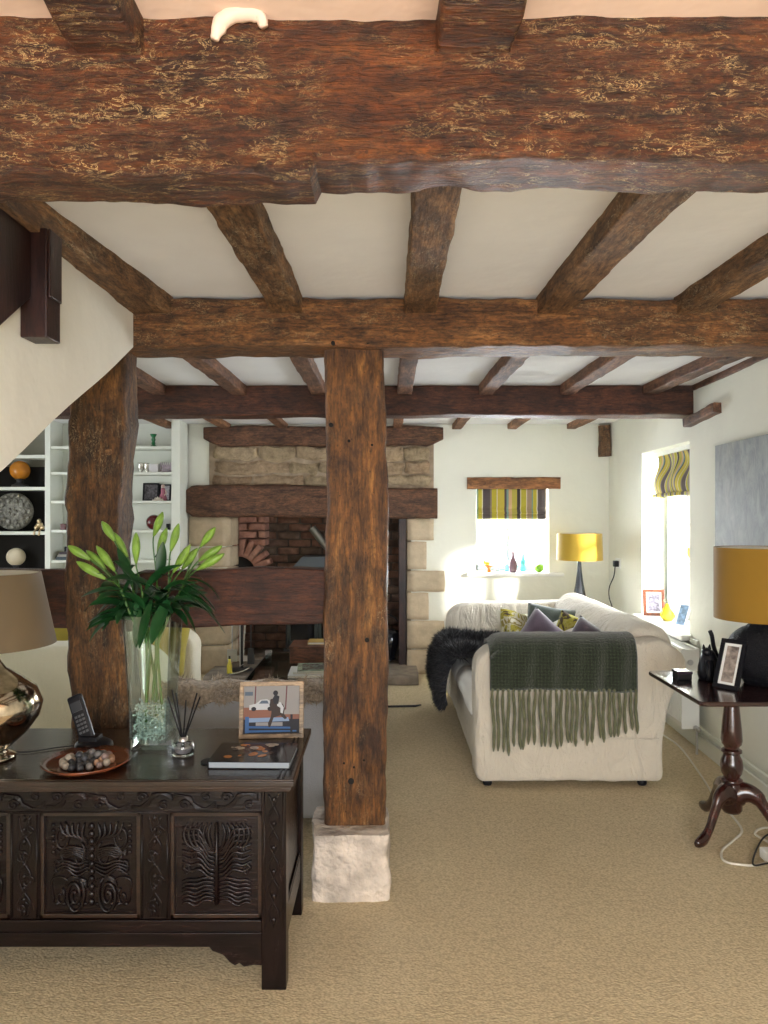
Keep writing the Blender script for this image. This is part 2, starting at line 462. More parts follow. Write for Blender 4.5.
# ================================================================ ROOM SHELL
def wx(Y): return 1.865 + .0364*Y
CE = 2.36
mb = MB(); mb.box(-4.2, 2.6, -2.5, 8.0, -.12, 0); struct(mb.build('floor', m_carpet))
mb = MB(); mb.box(-4.2, 2.6, 1.33, 7.5, CE, CE+.12); struct(mb.build('ceiling', m_ceil))
mb = MB(); mb.box(-4.2, 2.6, -2.5, 1.33, CE+.0, CE+.12); struct(mb.build('ceiling_front', m_ceil_warmlit))

def rw(mb, y0, y1, z0, z1, d0=0, d1=.42, y0o=None, y1o=None):
    y0o = y0 if y0o is None else y0o; y1o = y1 if y1o is None else y1o
    mb.hexa([(wx(y0)+d0,y0,z0),(wx(y0o)+d1,y0o,z0),(wx(y1o)+d1,y1o,z0),(wx(y1)+d0,y1,z0),
             (wx(y0)+d0,y0,z1),(wx(y0o)+d1,y0o,z1),(wx(y1o)+d1,y1o,z1),(wx(y1)+d0,y1,z1)])
# right wall with the seen window (Y 4.97..6.0) and one nearer, out of frame
WY0, WY1, WZ0, WZ1 = 4.97, 6.0, .68, 2.0
mb = MB()
rw(mb, -2.5, WY0, 0, CE, y1o=WY0-.12)
rw(mb, WY0, WY1, 0, WZ0, y0o=WY0-.12, y1o=WY1+.2); rw(mb, WY0, WY1, WZ1, CE, y0o=WY0-.12, y1o=WY1+.2)
rw(mb, WY1, 7.4, 0, CE, y0o=WY1+.2)
struct(mb.build('wall_right', m_wall))
FX0, FX1, FZ0, FZ1 = .86, 1.55, .955, 1.75
OX0, OX1, OZ = -1.466, .208, 1.50
HX0, HX1 = OX0-.04, OX1+.04
mb = MB()
mb.box(-4.2, HX0, 7, 7.42, 0, CE); mb.box(HX0, HX1, 7, 7.42, OZ, CE); mb.box(HX1, FX0, 7, 7.42, 0, CE)
mb.box(FX0, FX1, 7, 7.42, 0, FZ0); mb.box(FX0, FX1, 7, 7.42, FZ1, CE); mb.box(FX1, 2.6, 7, 7.42, 0, CE)
struct(mb.build('wall_back', m_wall))
mb = MB()   # far left wall; its window is added, unseen, to light the left side
mb.box(-4.2, -4, 2.9, 4.2, 0, CE); mb.box(-4.2, -4, 5.8, 7.4, 0, CE); mb.box(-4.2, -4, 4.2, 5.8, 0, .8); mb.box(-4.2, -4, 4.2, 5.8, 2.0, CE)
mb.box(-4.2, -1.95, 2.98, 3.12, 0, CE)
struct(mb.build('wall_left', m_wall))
mb = MB(); mb.box(-1.95, -1.75, -2.5, 3.12, 0, CE); struct(mb.build('wall_left_near', m_wall))
mb = MB()   # wall behind the camera; its glazed door is added to light the room
mb.box(-1.95, -.9, -2.5, -2.3, 0, CE); mb.box(1.4, 2.6, -2.5, -2.3, 0, CE); mb.box(-.9, 1.4, -2.5, -2.3, 2.1, CE)
struct(mb.build('wall_front', m_wall))
mb = MB(); mb.box(1.95, 2.2, -7.0, -2.5, 0, 3.3); struct(mb.build('wall_sun_block', m_wall))  # added wall out of view, blocks the sun from the rear door

# stair side: a plastered panel closed below by the slope of the stair
XS = -.985
def stz(Y): return 1.613 + .54*(Y-1.893)
mb = MB()
ys = [.55 + (2.895-.55)*i/24 for i in range(25)]
out = [(y, stz(y) + .004*sin(y*9)) for y in ys] + [(2.895, CE+.01), (.55, CE+.01)]
mb.prism(out, 0, -1.76, XS)
struct(mb.build('wall_stair', m_stairw))

# ---- windows
def window(name, loc, parts, mat=m_white):
    r = struct_root(name, loc)
    return r
w = struct_root('window_1', (1.205, 7.25, FZ0))       # far wall
mb = MB(); y0, y1 = 7.23, 7.29
mb.box(FX0, FX1, y0, y1, FZ0, FZ0+.06); mb.box(FX0, FX1, y0, y1, FZ1-.05, FZ1); mb.box(FX0, FX0+.05, y0, y1, FZ0, FZ1); mb.box(FX1-.05, FX1, y0, y1, FZ0, FZ1)
mb.box(1.185, 1.225, y0, y1, FZ0, FZ1)
for z in (1.21, 1.46): mb.box(FX0, FX1, y0+.01, y1-.01, z-.012, z+.012)
mb.build('window_frame', m_wframe, w, bevel=.004)
mb = MB(); mb.box(FX0+.04, FX1-.04, 7.257, 7.263, FZ0+.05, FZ1-.04); mb.build('pane', m_pane, w)
mb = MB(); mb.box(FX0-.09, FX1+.13, 6.93, 7.23, FZ0-.03, FZ0+.002); mb.build('window_sill', m_white, w, bevel=.006)

w = struct_root('window_2', (wx(5.5)+.26, 5.5, WZ0))   # right wall, splayed reveal
mb = MB()
A, B = WY0-.07, WY1+.12; d0, d1 = .24, .30
def wb(a, b, z0, z1, e0=d0, e1=d1): rw(mb, a, b, z0, z1, e0, e1)
wb(A, B, WZ0, WZ0+.07); wb(A, B, WZ1-.05, WZ1)
for c in (A+.025, B-.025, 5.45): wb(c-.025, c+.025, WZ0, WZ1)
for a, b in ((A+.06, 5.41), (5.49, B-.06)):
    wb(a, a+.04, WZ0+.08, WZ1-.06, .225, .265); wb(b-.04, b, WZ0+.08, WZ1-.06, .225, .265)
    for z in (WZ0+.10, 1.13, 1.43, WZ1-.08): wb(a, b, z-.016, z+.016, .23, .26)
mb.build('window_frame', m_wframe, w, bevel=.004)
mb = MB(); rw(mb, A+.03, B-.03, WZ0+.05, WZ1-.03, .268, .272); mb.build('pane', m_pane, w)
mb = MB(); rw(mb, WY0-.04, WY1+.03, WZ0-.02, WZ0+.02, -.075, .24); mb.build('window_sill', m_white, w, bevel=.008)
for z in (1.22, 1.86):
    mb = MB(); mb.tube([(wx(5.5)+.225, 5.5, z-.03), (wx(5.5)+.205, 5.5, z-.03), (wx(5.5)+.19, 5.5, z-.02), (wx(5.5)+.19, 5.5, z+.04)], .009, 8)
    mb.box(wx(5.5)+.2, wx(5.5)+.225, 5.475, 5.525, z-.04, z+.03)
    mb.build('window_latch', m_brass, w, smooth=True, angle=.6)
# added window and door, out of view, put in to light the room
w = struct_root('window_added', (-4.1, 5.0, .8))
mb = MB()
for a in ((4.2, 5.8, .8, .86), (4.2, 5.8, 1.94, 2.0), (4.2, 4.26, .8, 2), (4.97, 5.03, .8, 2), (5.74, 5.8, .8, 2)): mb.box(-4.14, -4.08, *a)
mb.build('window_frame', m_white, w)
w = struct_root('door_added', (.25, -2.4, 0))
mb = MB()
for a in ((-.9, -.82, 0, 2.1), (.21, .29, 0, 2.1), (1.32, 1.4, 0, 2.1)): mb.box(a[0], a[1], -2.44, -2.38, a[2], a[3])
mb.box(-.9, 1.4, -2.44, -2.38, 0, .18); mb.box(-.9, 1.4, -2.44, -2.38, 2.02, 2.1)
mb.build('added_door_frame', m_white, w)

# skirting and surface pipe of the right wall
mb = MB(); rw(mb, .2, 7.0, 0, .10, -.03, 0); rw(mb, .2, 7.0, .10, .125, -.018, 0); struct(mb.build('baseboard_right', m_whitep, bevel=.004))
mb = MB(); mb.tube([(wx(y)-.033, y, .15) for y in (2.2, 3, 4, 4.72)] + [(wx(4.74)-.045, 4.76, .145)], .009, 8)
mb.tube([(wx(y)-.05, y, .112) for y in (2.2, 3, 4, 4.72)], .0075, 8)
tag(mb.build('heating_pipe', m_whitep, smooth=True), 'pair of thin white painted heating pipes along the skirting of the right wall', 'pipe')

# ================================================================ TIMBERS
def sh_front(s):
    return 1, 1 + .03*sin(s*9), 0, .006*sin(s*14)
# near beam: deeper to the left, stepped up by a notch
H0 = 2.385
def sh_near(s):
    x = -1.75 + 3.85*s
    lo = x < -.132
    return 1, (1.075 if lo else 1) + .006*sin(s*9), 0, (-.0095 if lo else 0) + .002*sin(s*14)
o = timber('ceiling_beam', (-1.75, 1.355, 2.249), (2.1, 1.355, 2.251), .15, .262, wd_front, amp=.010, lamp=.006, r=.018, seg=.011, shape=sh_near)
tag(o, 'massive flecked reddish-brown oak beam across the top, nearest of the cross beams', 'ceiling beam', 'cross beams')
o = tag(timber('ceiling_beam', (-1.7, 3.01, 2.256), (2.03, 3.01, 2.256), .225, .188, wd_mid, amp=.010, lamp=.012, r=.02, seg=.035), 'gnarled brown cross beam carried by the central post', 'ceiling beam', 'cross beams')
for (px, py, rr) in ((333, 343, .008), (368, 342, .0085)):
    mb = MB(); p = at(px, py, 2.895); mb.tube([p+Vector((0,-.004,0)), p+Vector((0,.012,0))], rr, 12)
    h_ = mb.build('peg_hole', m_soot_hollow); h_.parent = o  # black plug painted as the shade inside a hole
for (px, py) in ((604, 336), (634, 338)):
    mb = MB(); p = at(px, py, 2.893); mb.ball(p, .011, .008, .011); h_ = mb.build('peg', wd_joist, smooth=True); h_.parent = o
tag(timber('ceiling_beam', (-3.95, 5.0, 2.262), (2.12, 5.0, 2.262), .2, .2, wd_rear, amp=.005, lamp=.01, r=.015, seg=.06), 'dark brown cross beam farthest back, ending at the right wall above the window', 'ceiling beam', 'cross beams')
mb = MB(); mb.tube(catmull([(-.292,1.272,2.318),(-.288,1.272,2.335),(-.275,1.270,2.352),(-.245,1.268,2.360),(-.215,1.270,2.358),(-.208,1.272,2.340)]), [.005+.009*sin(PI*(i+2)/34) for i in range(31)], 10)
mb.ball((-.282,1.270,2.345), .014,.010,.012,10,6); mb.ball((-.225,1.268,2.362), .018,.010,.012,10,6)
mb.v = [tuple(Vector(v)+noise.noise_vector(Vector(v)*60)*.004) for v in mb.v]
tag(mb.build('plaster_lump', m_ceil_warmlit, smooth=True), 'lump of white plaster run over the top edge of the nearest beam', 'plaster')

def joist(x0, y0, x1, y1, w, h, mat, label, grp, seg=.05, amp=.006):
    return tag(timber('ceiling_joist', (x0, y0, CE-h/2+.012), (x1, y1, CE-h/2+.012), w, h, mat, amp=amp, lamp=.005, r=.008, seg=seg), label, 'ceiling joist', grp)
g1 = 'joists between the nearest beam and the post beam'
names = ['leftmost', 'second', 'third', 'fourth', 'fifth']
for i, (xa, xb, wd) in enumerate([(-1.085, -.915, .16), (-.40, -.385, .12), (.125, .14, .12), (.70, .66, .125), (1.25, 1.20, .115)]):
    lab = ['leftmost joist of the front bay, running along the top of the stair wall', 'joist of the front bay running back to the beam left of the central post',
           'nearly upright looking joist of the front bay just right of the central post', 'joist of the front bay above the sofa, second from the right edge',
           'rightmost joist of the front bay, running out of the picture at the right'][i]
    joist(xa, 1.40, xb, 2.93, wd, .085, wd_joist, lab, g1, .03)
g0 = 'joist ends in front of the nearest beam'
for xa, wd, lab in ((-.475, .12, 'joist end above the nearest beam at the upper left corner'), (.155, .13, 'joist end above the nearest beam at top centre')):
    joist(xa, .1, xa, 1.31, wd, .075, wd_front, lab, g0, .04)
g2 = 'joists between the post beam and the rearmost beam'
for i, (xa, xb) in enumerate([(-1.46, -1.5), (-1.0, -.965), (-.44, -.44), (.12, .13), (.70, .665), (1.22, 1.205), (1.78, 1.755), (1.985, 2.06)]):
    lab = ['leftmost joist of the middle bay beside the left post', 'second joist from the left in the middle bay', 'joist of the middle bay just left of the central post',
           'joist of the middle bay just right of the central post', 'joist of the middle bay second to the right of the central post', 'joist of the middle bay third to the right of the central post',
           'joist of the middle bay running towards the right wall window', 'thin joist of the middle bay lying against the right wall'][i]
    joist(xa, 3.11, xb, 4.92, .095 if i < 7 else .05, .075 if i < 7 else .05, wd_joist2, lab, g2, .06)
for i, xa in enumerate([-2.55, -2.02, -1.5, -.96, -.42, .12, .68, 1.2, 1.76]):
    lab = ['leftmost joist of the rear bay over the bookcase', 'joist of the rear bay over the white wall beside the bookcase', 'joist of the rear bay over the left end of the fireplace',
           'joist of the rear bay over the middle of the fireplace', 'joist of the rear bay hidden behind the central post', 'joist of the rear bay over the right end of the fireplace',
           'joist of the rear bay over the left side of the small window', 'joist of the rear bay over the right side of the small window', 'rightmost joist of the rear bay over the far lamp'][i]
    joist(xa, 5.09, xa, 6.99, .085, .06, wd_joist3, lab, 'joists between the rearmost beam and the fireplace wall', .12, .003)

# posts of the open partition
def sh_post(s):
    wob = .012*sin(s*7+.5) + .006*sin(s*17)
    return 1 + .03*sin(s*5), 1, wob*.4, 0
post = tag(timber('timber_post', (-.118, 3.045, .255), (-.118, 3.045, 2.178), .245, .19, wd_post, up=(0,1,0), amp=.007, lamp=.010, r=.02, seg=.03, shape=sh_post),
    'thick honey-brown oak post standing on the plastered plinth in the centre', 'post')
for (px, py, rr) in ((331,425,.009),(349,441,.006),(372,445,.005),(367,640,.009),(351,781,.012),(354,767,.004),(344,763,.004),(364,760,.004)):
    mb = MB(); p = at(px, py, 2.945); mb.tube([p+Vector((0,-.005,0)), p+Vector((0,.01,0))], rr, 14)
    h_ = mb.build('peg_hole', m_soot_hollow); h_.parent = post  # dark plug in place of the hole's inner shade
mb = MB()
timber('', (-.142, 3.0, 0), (-.142, 3.0, .262), .30, .28, None, up=(0,1,0), amp=.018, lamp=.012, r=.02, seg=.03, mb=mb)
tag(mb.build('plastered_plinth', m_pink, smooth=True, angle=.8), 'rough pinkish-white limewashed stone plinth under the central post', 'plinth')
def sh_lp(s):  # fill light for the added left window
    return .98 + .05*sin(s*6+1)-.02*sin(s*13), 1, -.015*sin(s*8), 0  # fill light for the added door behind the camera
lp = tag(timber('timber_post', (-1.135, 3.04, 0), (-1.172, 3.04, 2.178), .232, .17, wd_post2, up=(0,1,0), amp=.012, lamp=.008, r=.02, seg=.03, shape=sh_lp),
    'weathered dark oak post rising behind the lilies at the left', 'post')
mb = MB(); p = at(109, 452, 2.95); mb.tube([p+Vector((0,-.006,0)), p+Vector((0,.01,0))], .013, 14); h_ = mb.build('peg', wd_joist, smooth=True, angle=.7); h_.parent = lp
tag(timber('mid_rail', (-1.0, 3.045, 1.162), (-.225, 3.045, 1.166), .12, .222, wd_rail, amp=.006, lamp=.012, r=.012, seg=.035, shape=lambda s: (1, 1+.05*sin(s*3.1), 0, -.004*sin(s*6))),
    'dark red-brown horizontal rail joining the left post to the central post', 'timber rail')
tag(timber('mid_rail', (-1.76, 3.045, 1.165), (-1.275, 3.045, 1.165), .12, .235, wd_rail, amp=.006, lamp=.012, r=.012, seg=.035),
    'short dark rail left of the left post behind the tan lampshade', 'timber rail')
tag(timber('tie_stub', (2.028, 4.95, 2.115), (2.008, 4.46, 2.155), .065, .06, wd_joist2, amp=.006, r=.01, seg=.04),
    'short weathered timber stub on the right wall at the end of the rearmost beam', 'timber stub')
tag(timber('corner_stub', (2.065, 6.95, 2.05), (2.055, 6.95, 2.34), .095, .09, wd_joist, up=(0,1,0), amp=.006, r=.01, seg=.04),
    'short upright timber stub under the ceiling in the far right corner', 'timber stub')

# stair newel pendant and string
t = thing('stair_newel', 'dark mahogany newel end hanging from the stair at the upper left', 'newel post', (-.95, 2.04, 1.98))
mb = MB(); mb.box(-.984, -.912, 1.995, 2.08, 1.98, 2.275); mb.box(-.912, -.905, 2.0, 2.075, 2.09, 2.275); mb.build('newel_post', wd_newel, t, bevel=.004)
mb = MB(); mb.prism([(1.2, 1.50), (1.995, 2.085), (1.995, 2.28), (1.2, 2.28)], 0, -.9845, -.955); mb.build('string_board', wd_newel, t, bevel=.003)
mb = MB(); mb.box(-.9845, -.93, 1.5, 2.1, 2.262, 2.30); mb.build('trimmer', wd_joist, t, bevel=.004)

# ================================================================ FIREPLACE
f = thing('fireplace', 'broad inglenook fireplace of sandstone piers, oak mantel beam and brick recess in the far wall', 'fireplace', (-.63, 7.0, 0))
def sh_man(s): return 1, 1+.03*sin(s*4), 0, .008*sin(s*5)
timber('mantel_beam', (-1.86, 6.985, 1.625), (.49, 6.985, 1.615), .17, .285, wd_mantel, amp=.006, lamp=.02, r=.035, seg=.05, shape=lambda s: (1, (1+.03*sin(s*4))*(1 if s > .05 else .72+.28*math.sqrt(1-(1-s/.05)**2)), 0, .008*sin(s*5)), parent=None)
o = bpy.data.objects['mantel_beam']
def reparent(o, t):
    off = Vector(t['_o'])
    for v in o.data.vertices: v.co -= off
    o.parent = t
reparent(o, f)
o = timber('upper_beam', (-1.70, 6.99, 2.235), (.545, 6.99, 2.235), .14, .19, wd_mantel, amp=.008, lamp=.02, r=.03, seg=.05,
    shape=lambda s: (1, (1+.03*sin(s*7))*(.62+.38*min(1,min(s,1-s)/.06)), 0, .034*(1-min(1,min(s,1-s)/.06)))); reparent(o, f)
def stonebox(mb, x0, x1, y0, y1, z0, z1, rr=.012, amp=.006):
    c = Vector(((x0+x1)/2, (y0+y1)/2, (z0+z1)/2)); hx, hy, hz = (x1-x0)/2, (y1-y0)/2, (z1-z0)/2
    n = 5
    def face(ax, sg):
        def fn(u, v):
            a, b = u*2-1, v*2-1
            q = [0, 0, 0]; q[ax] = sg; q[(ax+1) % 3] = a; q[(ax+2) % 3] = b
            p = Vector((q[0]*hx, q[1]*hy, q[2]*hz))
            inn = Vector((max(-hx+rr, min(hx-rr, p.x)), max(-hy+rr, min(hy-rr, p.y)), max(-hz+rr, min(hz-rr, p.z))))
            d = p-inn
            if d.length > 1e-9: p = inn + d.normalized()*min(rr, d.length*1.0)
            w_ = c+p
            return w_ + noise.noise_vector(w_*11)*amp
        return fn
    b0 = len(mb.v)
    vs = []; fs = []
    for ax in range(3):
        for sg in (-1, 1):
            b = len(vs); fn = face(ax, sg)
            vs += [fn(i/n, j/n) for j in range(n+1) for i in range(n+1)]
            for j in range(n):
                for i in range(n):
                    q = (b+j*(n+1)+i, b+j*(n+1)+i+1, b+(j+1)*(n+1)+i+1, b+(j+1)*(n+1)+i)
                    fs.append(q if sg > 0 else q[::-1])
    # merge shared edge vertices
    key = {}; mp = []; uv = []
    for p in vs:
        k = tuple(round(a*20000) for a in p)
        if k not in key: key[k] = len(uv); uv.append(p)
        mp.append(key[k])
    fs = [tuple(mp[i] for i in q) for q in fs]; fs = [q for q in fs if len(set(q)) >= 3]
    mb.add(uv, fs)
mb = MB()
q = [(434,518,541),(427,541,570),(445,570,592),(429,592,620),(445,620,649),(437,649,674)]
for (xr, ya, yb) in q:
    z1, z0 = 1.5-(ya-515)*7/740, 1.5-(yb-515)*7/740
    stonebox(mb, OX1, (xr-385)*6.97/740, 6.962, 7.43, max(0.0, z0)+.003, z1-.003)
mb.build('right_pier', m_stone, f, smooth=True)
mb = MB()
zs = [0, .27, .5, .78, 1.0, 1.2, 1.49]
for i in range(6):
    xl = -1.76 - (.09 if i % 2 else 0)
    stonebox(mb, xl, OX0, 6.962, 7.43, zs[i]+.003, zs[i+1]-.003)
mb.build('left_pier', m_stone, f, smooth=True)
mb = MB()
z = 1.765
rows = [1.765, 1.875, 2.01, 2.15]
for i in range(3):
    x = -1.63
    while x < .44:
        L = random.uniform(.2, .75); x1 = min(x+L, .44)
        if .44 - x1 < .1: x1 = .44
        stonebox(mb, x, x1-.010, 6.968 - random.uniform(0, .018), 7.1, rows[i]+random.uniform(.002,.008), rows[i+1]-random.uniform(.002,.008), .03, .035)
        x = x1
mb.build('rubble_band', m_rubble, f, smooth=True)
mb = MB(); mb.box(-1.66, .46, 6.988, 7.05, 1.7, 2.3); mb.build('mortar_bed', m_mortar, f)
# brick recess
mb = MB(); mb.box(OX0-.12, OX1+.12, 7.80, 7.9, 0, 2.0); mb.box(OX0-.14, OX0-.03, 7.3, 7.9, 0, 2.0); mb.box(OX1+.03, OX1+.14, 7.3, 7.9, 0, 2.0); mb.build('mortar_backing', m_bmort, f)
mb = MB()
for r in range(19):
    z0 = .02 + r*.082; x = OX0-.02 - (.12 if r % 2 else 0)
    while x < OX1+.02:
        a, b = max(x, OX0-.02), min(x+.232, OX1+.02)
        if b-a > .03: stonebox(mb, a, b-.012, 7.775-random.uniform(0,.008), 7.83, z0, z0+.072, .008, .005)
        x += .24
mb.build('brick_back', m_brick, f, smooth=True)
mb = MB()
for r in range(19):
    z0 = .02 + r*.082; y = 7.34 - (.12 if r % 2 else 0)
    while y < 7.8:
        a, b = max(y, 7.34), min(y+.23, 7.8)
        if b-a > .03:
            stonebox(mb, OX0-.06, OX0-.005-random.uniform(0,.008), a, b-.012, z0, z0+.072, .008, .005)
        y += .24
mb.build('brick_side', m_brick_lit, f, smooth=True)
mb = MB()
for r in range(19):
    z0 = .02 + r*.082; y = 7.34 - (.12 if r % 2 else 0)
    while y < 7.8:
        a, b = max(y, 7.34), min(y+.23, 7.8)
        if b-a > .03: stonebox(mb, OX1+.005, OX1+.06, a, b-.012, z0, z0+.072, .008, .005)
        y += .24
mb.build('brick_side', m_brick, f, smooth=True)
# bread oven: arch of upright bricks over a black mouth, at the left of the recess
mb = MB()
cx, cz, R = -1.47, .93, .165
for k in range(12):
    a = PI*(.02+.96*k/11)
    M = Matrix.Translation((cx + cos(a)*(R+.09), 7.47, cz + sin(a)*(R+.09)*.95)) @ Matrix.Rotation(PI/2-a, 4, 'Y')
    b = len(mb.v); stonebox(mb, -.03, .03, -.07, .08, -.09, .09, .008, .004)
    for i in range(b, len(mb.v)): mb.v[i] = tuple(M @ Vector(mb.v[i]))
for r in range(8):
    for x in (OX0+.0, OX0+.24):
        pass
mb.build('oven_arch', m_brick_lit, f, smooth=True)
mb = MB()
for r in range(20):
    z0 = .02 + r*.078; x = OX0-.02 - (.10 if r % 2 else 0)
    while x < -1.20:
        a, b_ = max(x, OX0-.02), min(x+.20, -1.20)
        if b_-a > .03 and (z0 > 1.17 or a > -1.26): stonebox(mb, a, b_-.010, 7.45-random.uniform(0,.008), 7.76, z0, z0+.068, .008, .005)
        x += .21
mb.build('oven_brickwork', m_brick_lit, f, smooth=True)
mb = MB()
o_ = [(cx+R*cos(a), cz+R*sin(a)) for a in [PI*k/16 for k in range(17)]] + [(cx-R, .7), (cx+R, .7)]
mb.prism(o_, 1, 7.43, 7.5); mb.build('oven_mouth', m_soot_hollow, f)  # solid black block stands in for the dark inside the oven
mb = MB(); mb.box(OX0-.2, OX1+.2, 7.3, 8.0, 1.95, 2.1); mb.box(OX0-.3, OX1+.3, 7.9, 8.0, -.05, 2.1); mb.box(OX0-.3, OX0-.14, 7.4, 8.0, -.05, 2.1); mb.box(OX1+.14, OX1+.3, 7.4, 8.0, -.05, 2.1)
mb.build('flue_throat', m_soot_hollow, f)
mb = MB(); mb.box(.13, OX1-.005, 7.0, 7.12, .0, OZ-.02); mb.build('door_jamb', wd_newel, f, bevel=.004)
mb = MB(); stonebox(mb, -1.6, .30, 6.50, 7.30, .0, .085, .01, .006); stonebox(mb, OX0, OX1, 7.25, 7.8, .0, .10, .01, .005)
mb.build('hearth_slab', m_hearth, f, smooth=True)

# small timber lintel over the far window
o = tag(timber('window_lintel', ((467-385)*6.99/740, 6.99, 1.80), ((560-385)*6.99/740, 6.99, 1.80), .05, .11, wd_lintel, amp=.004, lamp=.004, r=.008, seg=.04),
    'orange-brown oak lintel set in the far wall over the small window', 'lintel')

# ================================================================ BOOKCASE
b = thing('bookcase', 'white built-in bookcase with open shelves in the alcove left of the fireplace', 'bookcase', (-2.7, 6.85, 0))
BY0, BY1 = 6.70, 6.98
xr = (180-385)*BY0/740; xm = (47.5-385)*BY0/740
mb = MB()
mb.box(xr-.07, xr, BY0, BY1, 0, CE); mb.box(xm-.025, xm+.025, BY0, BY1, 0, CE); mb.box(-3.98, -3.93, BY0, BY1, 0, CE)
mb.box(xr-.075, xr+.005, BY0-.012, BY0, 0, CE)
mb.build('upright', m_whitep, b, bevel=.003)
mb = MB(); mb.box(xm, xr, BY1-.02, BY1, 0, CE); mb.build('back_panel', m_whitep, b)
mb = MB(); mb.box(-3.95, xm, BY1-.02, BY1, 0, CE); mb.build('dark_back_panel', m_shelfwall, b)
mb = MB(); mb.box(-3.95, -3.18, BY1-.05, BY1-.02, .2, 1.95); mb.build('black_backing', m_soot_hollow, b)
SH = [2.125, 1.89, 1.63, 1.365, 1.09, .8, .5]
for z in SH:
    mb = MB(); mb.box(xm+.025, xr-.07, BY0+.012, BY1-.02, z-.024, z); mb.build('shelf', m_whitep, b, bevel=.002)
SL = [2.045, 1.755, 1.35, .95, .5]
for z in SL:
    mb = MB(); mb.box(-3.93, xm-.025, BY0+.006, BY1-.02, z-.03, z); mb.build('shelf', m_whitep, b, bevel=.002)

def on(px, Y): return (px-385)*Y/740
# left-hand shelves
t = thing('glass_globe', 'amber globe on a dark foot on the bookcase beneath the stair slope', 'ornament', (on(20, 6.8), 6.8, 1.755))
mb = MB(); mb.lathe([(.075,1.755),(.07,1.775),(.035,1.79),(.03,1.82),(.05,1.83)], (t.location.x, 6.8, 0), 20); mb.build('stand', m_iron, t, smooth=True)
mb = MB(); mb.ball((t.location.x, 6.8, 1.91), .088, n=28, m=20); mb.build('globe', plain('amber_glaze', (.55,.20,.015), .22, var=.15), t, smooth=True)
t = thing('ammonite_disc', 'large grey carved round stone disc leaning on the left bookcase shelf', 'ornament', (on(13, 6.78), 6.8, 1.355))
mb = MB(); X0 = t.location.x; zc = 1.355+.178
for k in range(1):
    prof = [(0.001,-.03),(.05,-.035),(.06,-.02),(.09,-.03),(.10,-.015),(.14,-.028),(.165,-.01),(.172,.0),(.16,.02),(.001,.025)]
    M = Matrix.Translation((X0, 6.79, zc)) @ Matrix.Rotation(math.radians(-90), 4, 'X') @ Matrix.Diagonal((1.08,1,-1,1))
    mb.lathe([(r, z) for r, z in prof], (0,0,0), 48, M=M)
for r_, nn, rr in ((.145, 16, .020), (.10, 10, .024), (.03, 5, .018)):
    for k in range(nn):
        a = 2*PI*k/nn; mb.ball((X0+r_*1.08*cos(a), 6.76, zc+r_*sin(a)), rr, .012, rr, 10, 6)
mb.build('disc', plain('pewter_stone', (.23,.22,.19), .4, metal=.3, var=.5, vscale=40, bs=.8, bscale=60, bd=.01), t, smooth=True)
mb = MB(); X0 = on(39.5, 6.76)
mb.ball((X0, 6.76, 1.41), .032, .03, .028, 14, 8); mb.ball((X0-.028, 6.76, 1.385), .022, n=10, m=6); mb.ball((X0+.028, 6.755, 1.385), .022, n=10, m=6); mb.ball((X0, 6.75, 1.445), .02, n=10, m=6)
mb.tube([(X0-.02,6.75,1.38),(X0-.022,6.71,1.352),(X0-.022,6.695,1.32)], .009); mb.tube([(X0+.02,6.75,1.38),(X0+.022,6.71,1.352),(X0+.022,6.695,1.315)], .009)
tag(mb.build('gilt_figurine', m_gold, smooth=True), 'small gilt figurine dangling over the shelf edge beside the carved disc', 'figurine')
t = thing('stone_sphere', 'ivory sphere on a small black stand on the lowest visible left shelf', 'ornament', (on(16, 6.8), 6.8, .95))
X0 = t.location.x
mb = MB(); mb.lathe([(.05,.95),(.05,.965),(.02,.98),(.02,1.02),(.04,1.045)], (X0,6.8,0), 16); mb.build('stand', m_iron, t, smooth=True)
mb = MB(); mb.ball((X0, 6.8, 1.115), .082, n=28, m=20); mb.build('sphere', plain('ivory_stone', (.72,.62,.45), .5, var=.08), t, smooth=True)

def bx(name, x0, x1, y0, y1, z0, z1, mat, label, cat, group=None, bev=.003):
    mb = MB(); mb.box(x0, x1, y0, y1, z0, z1); return tag(mb.build(name, mat, bevel=bev), label, cat, group)
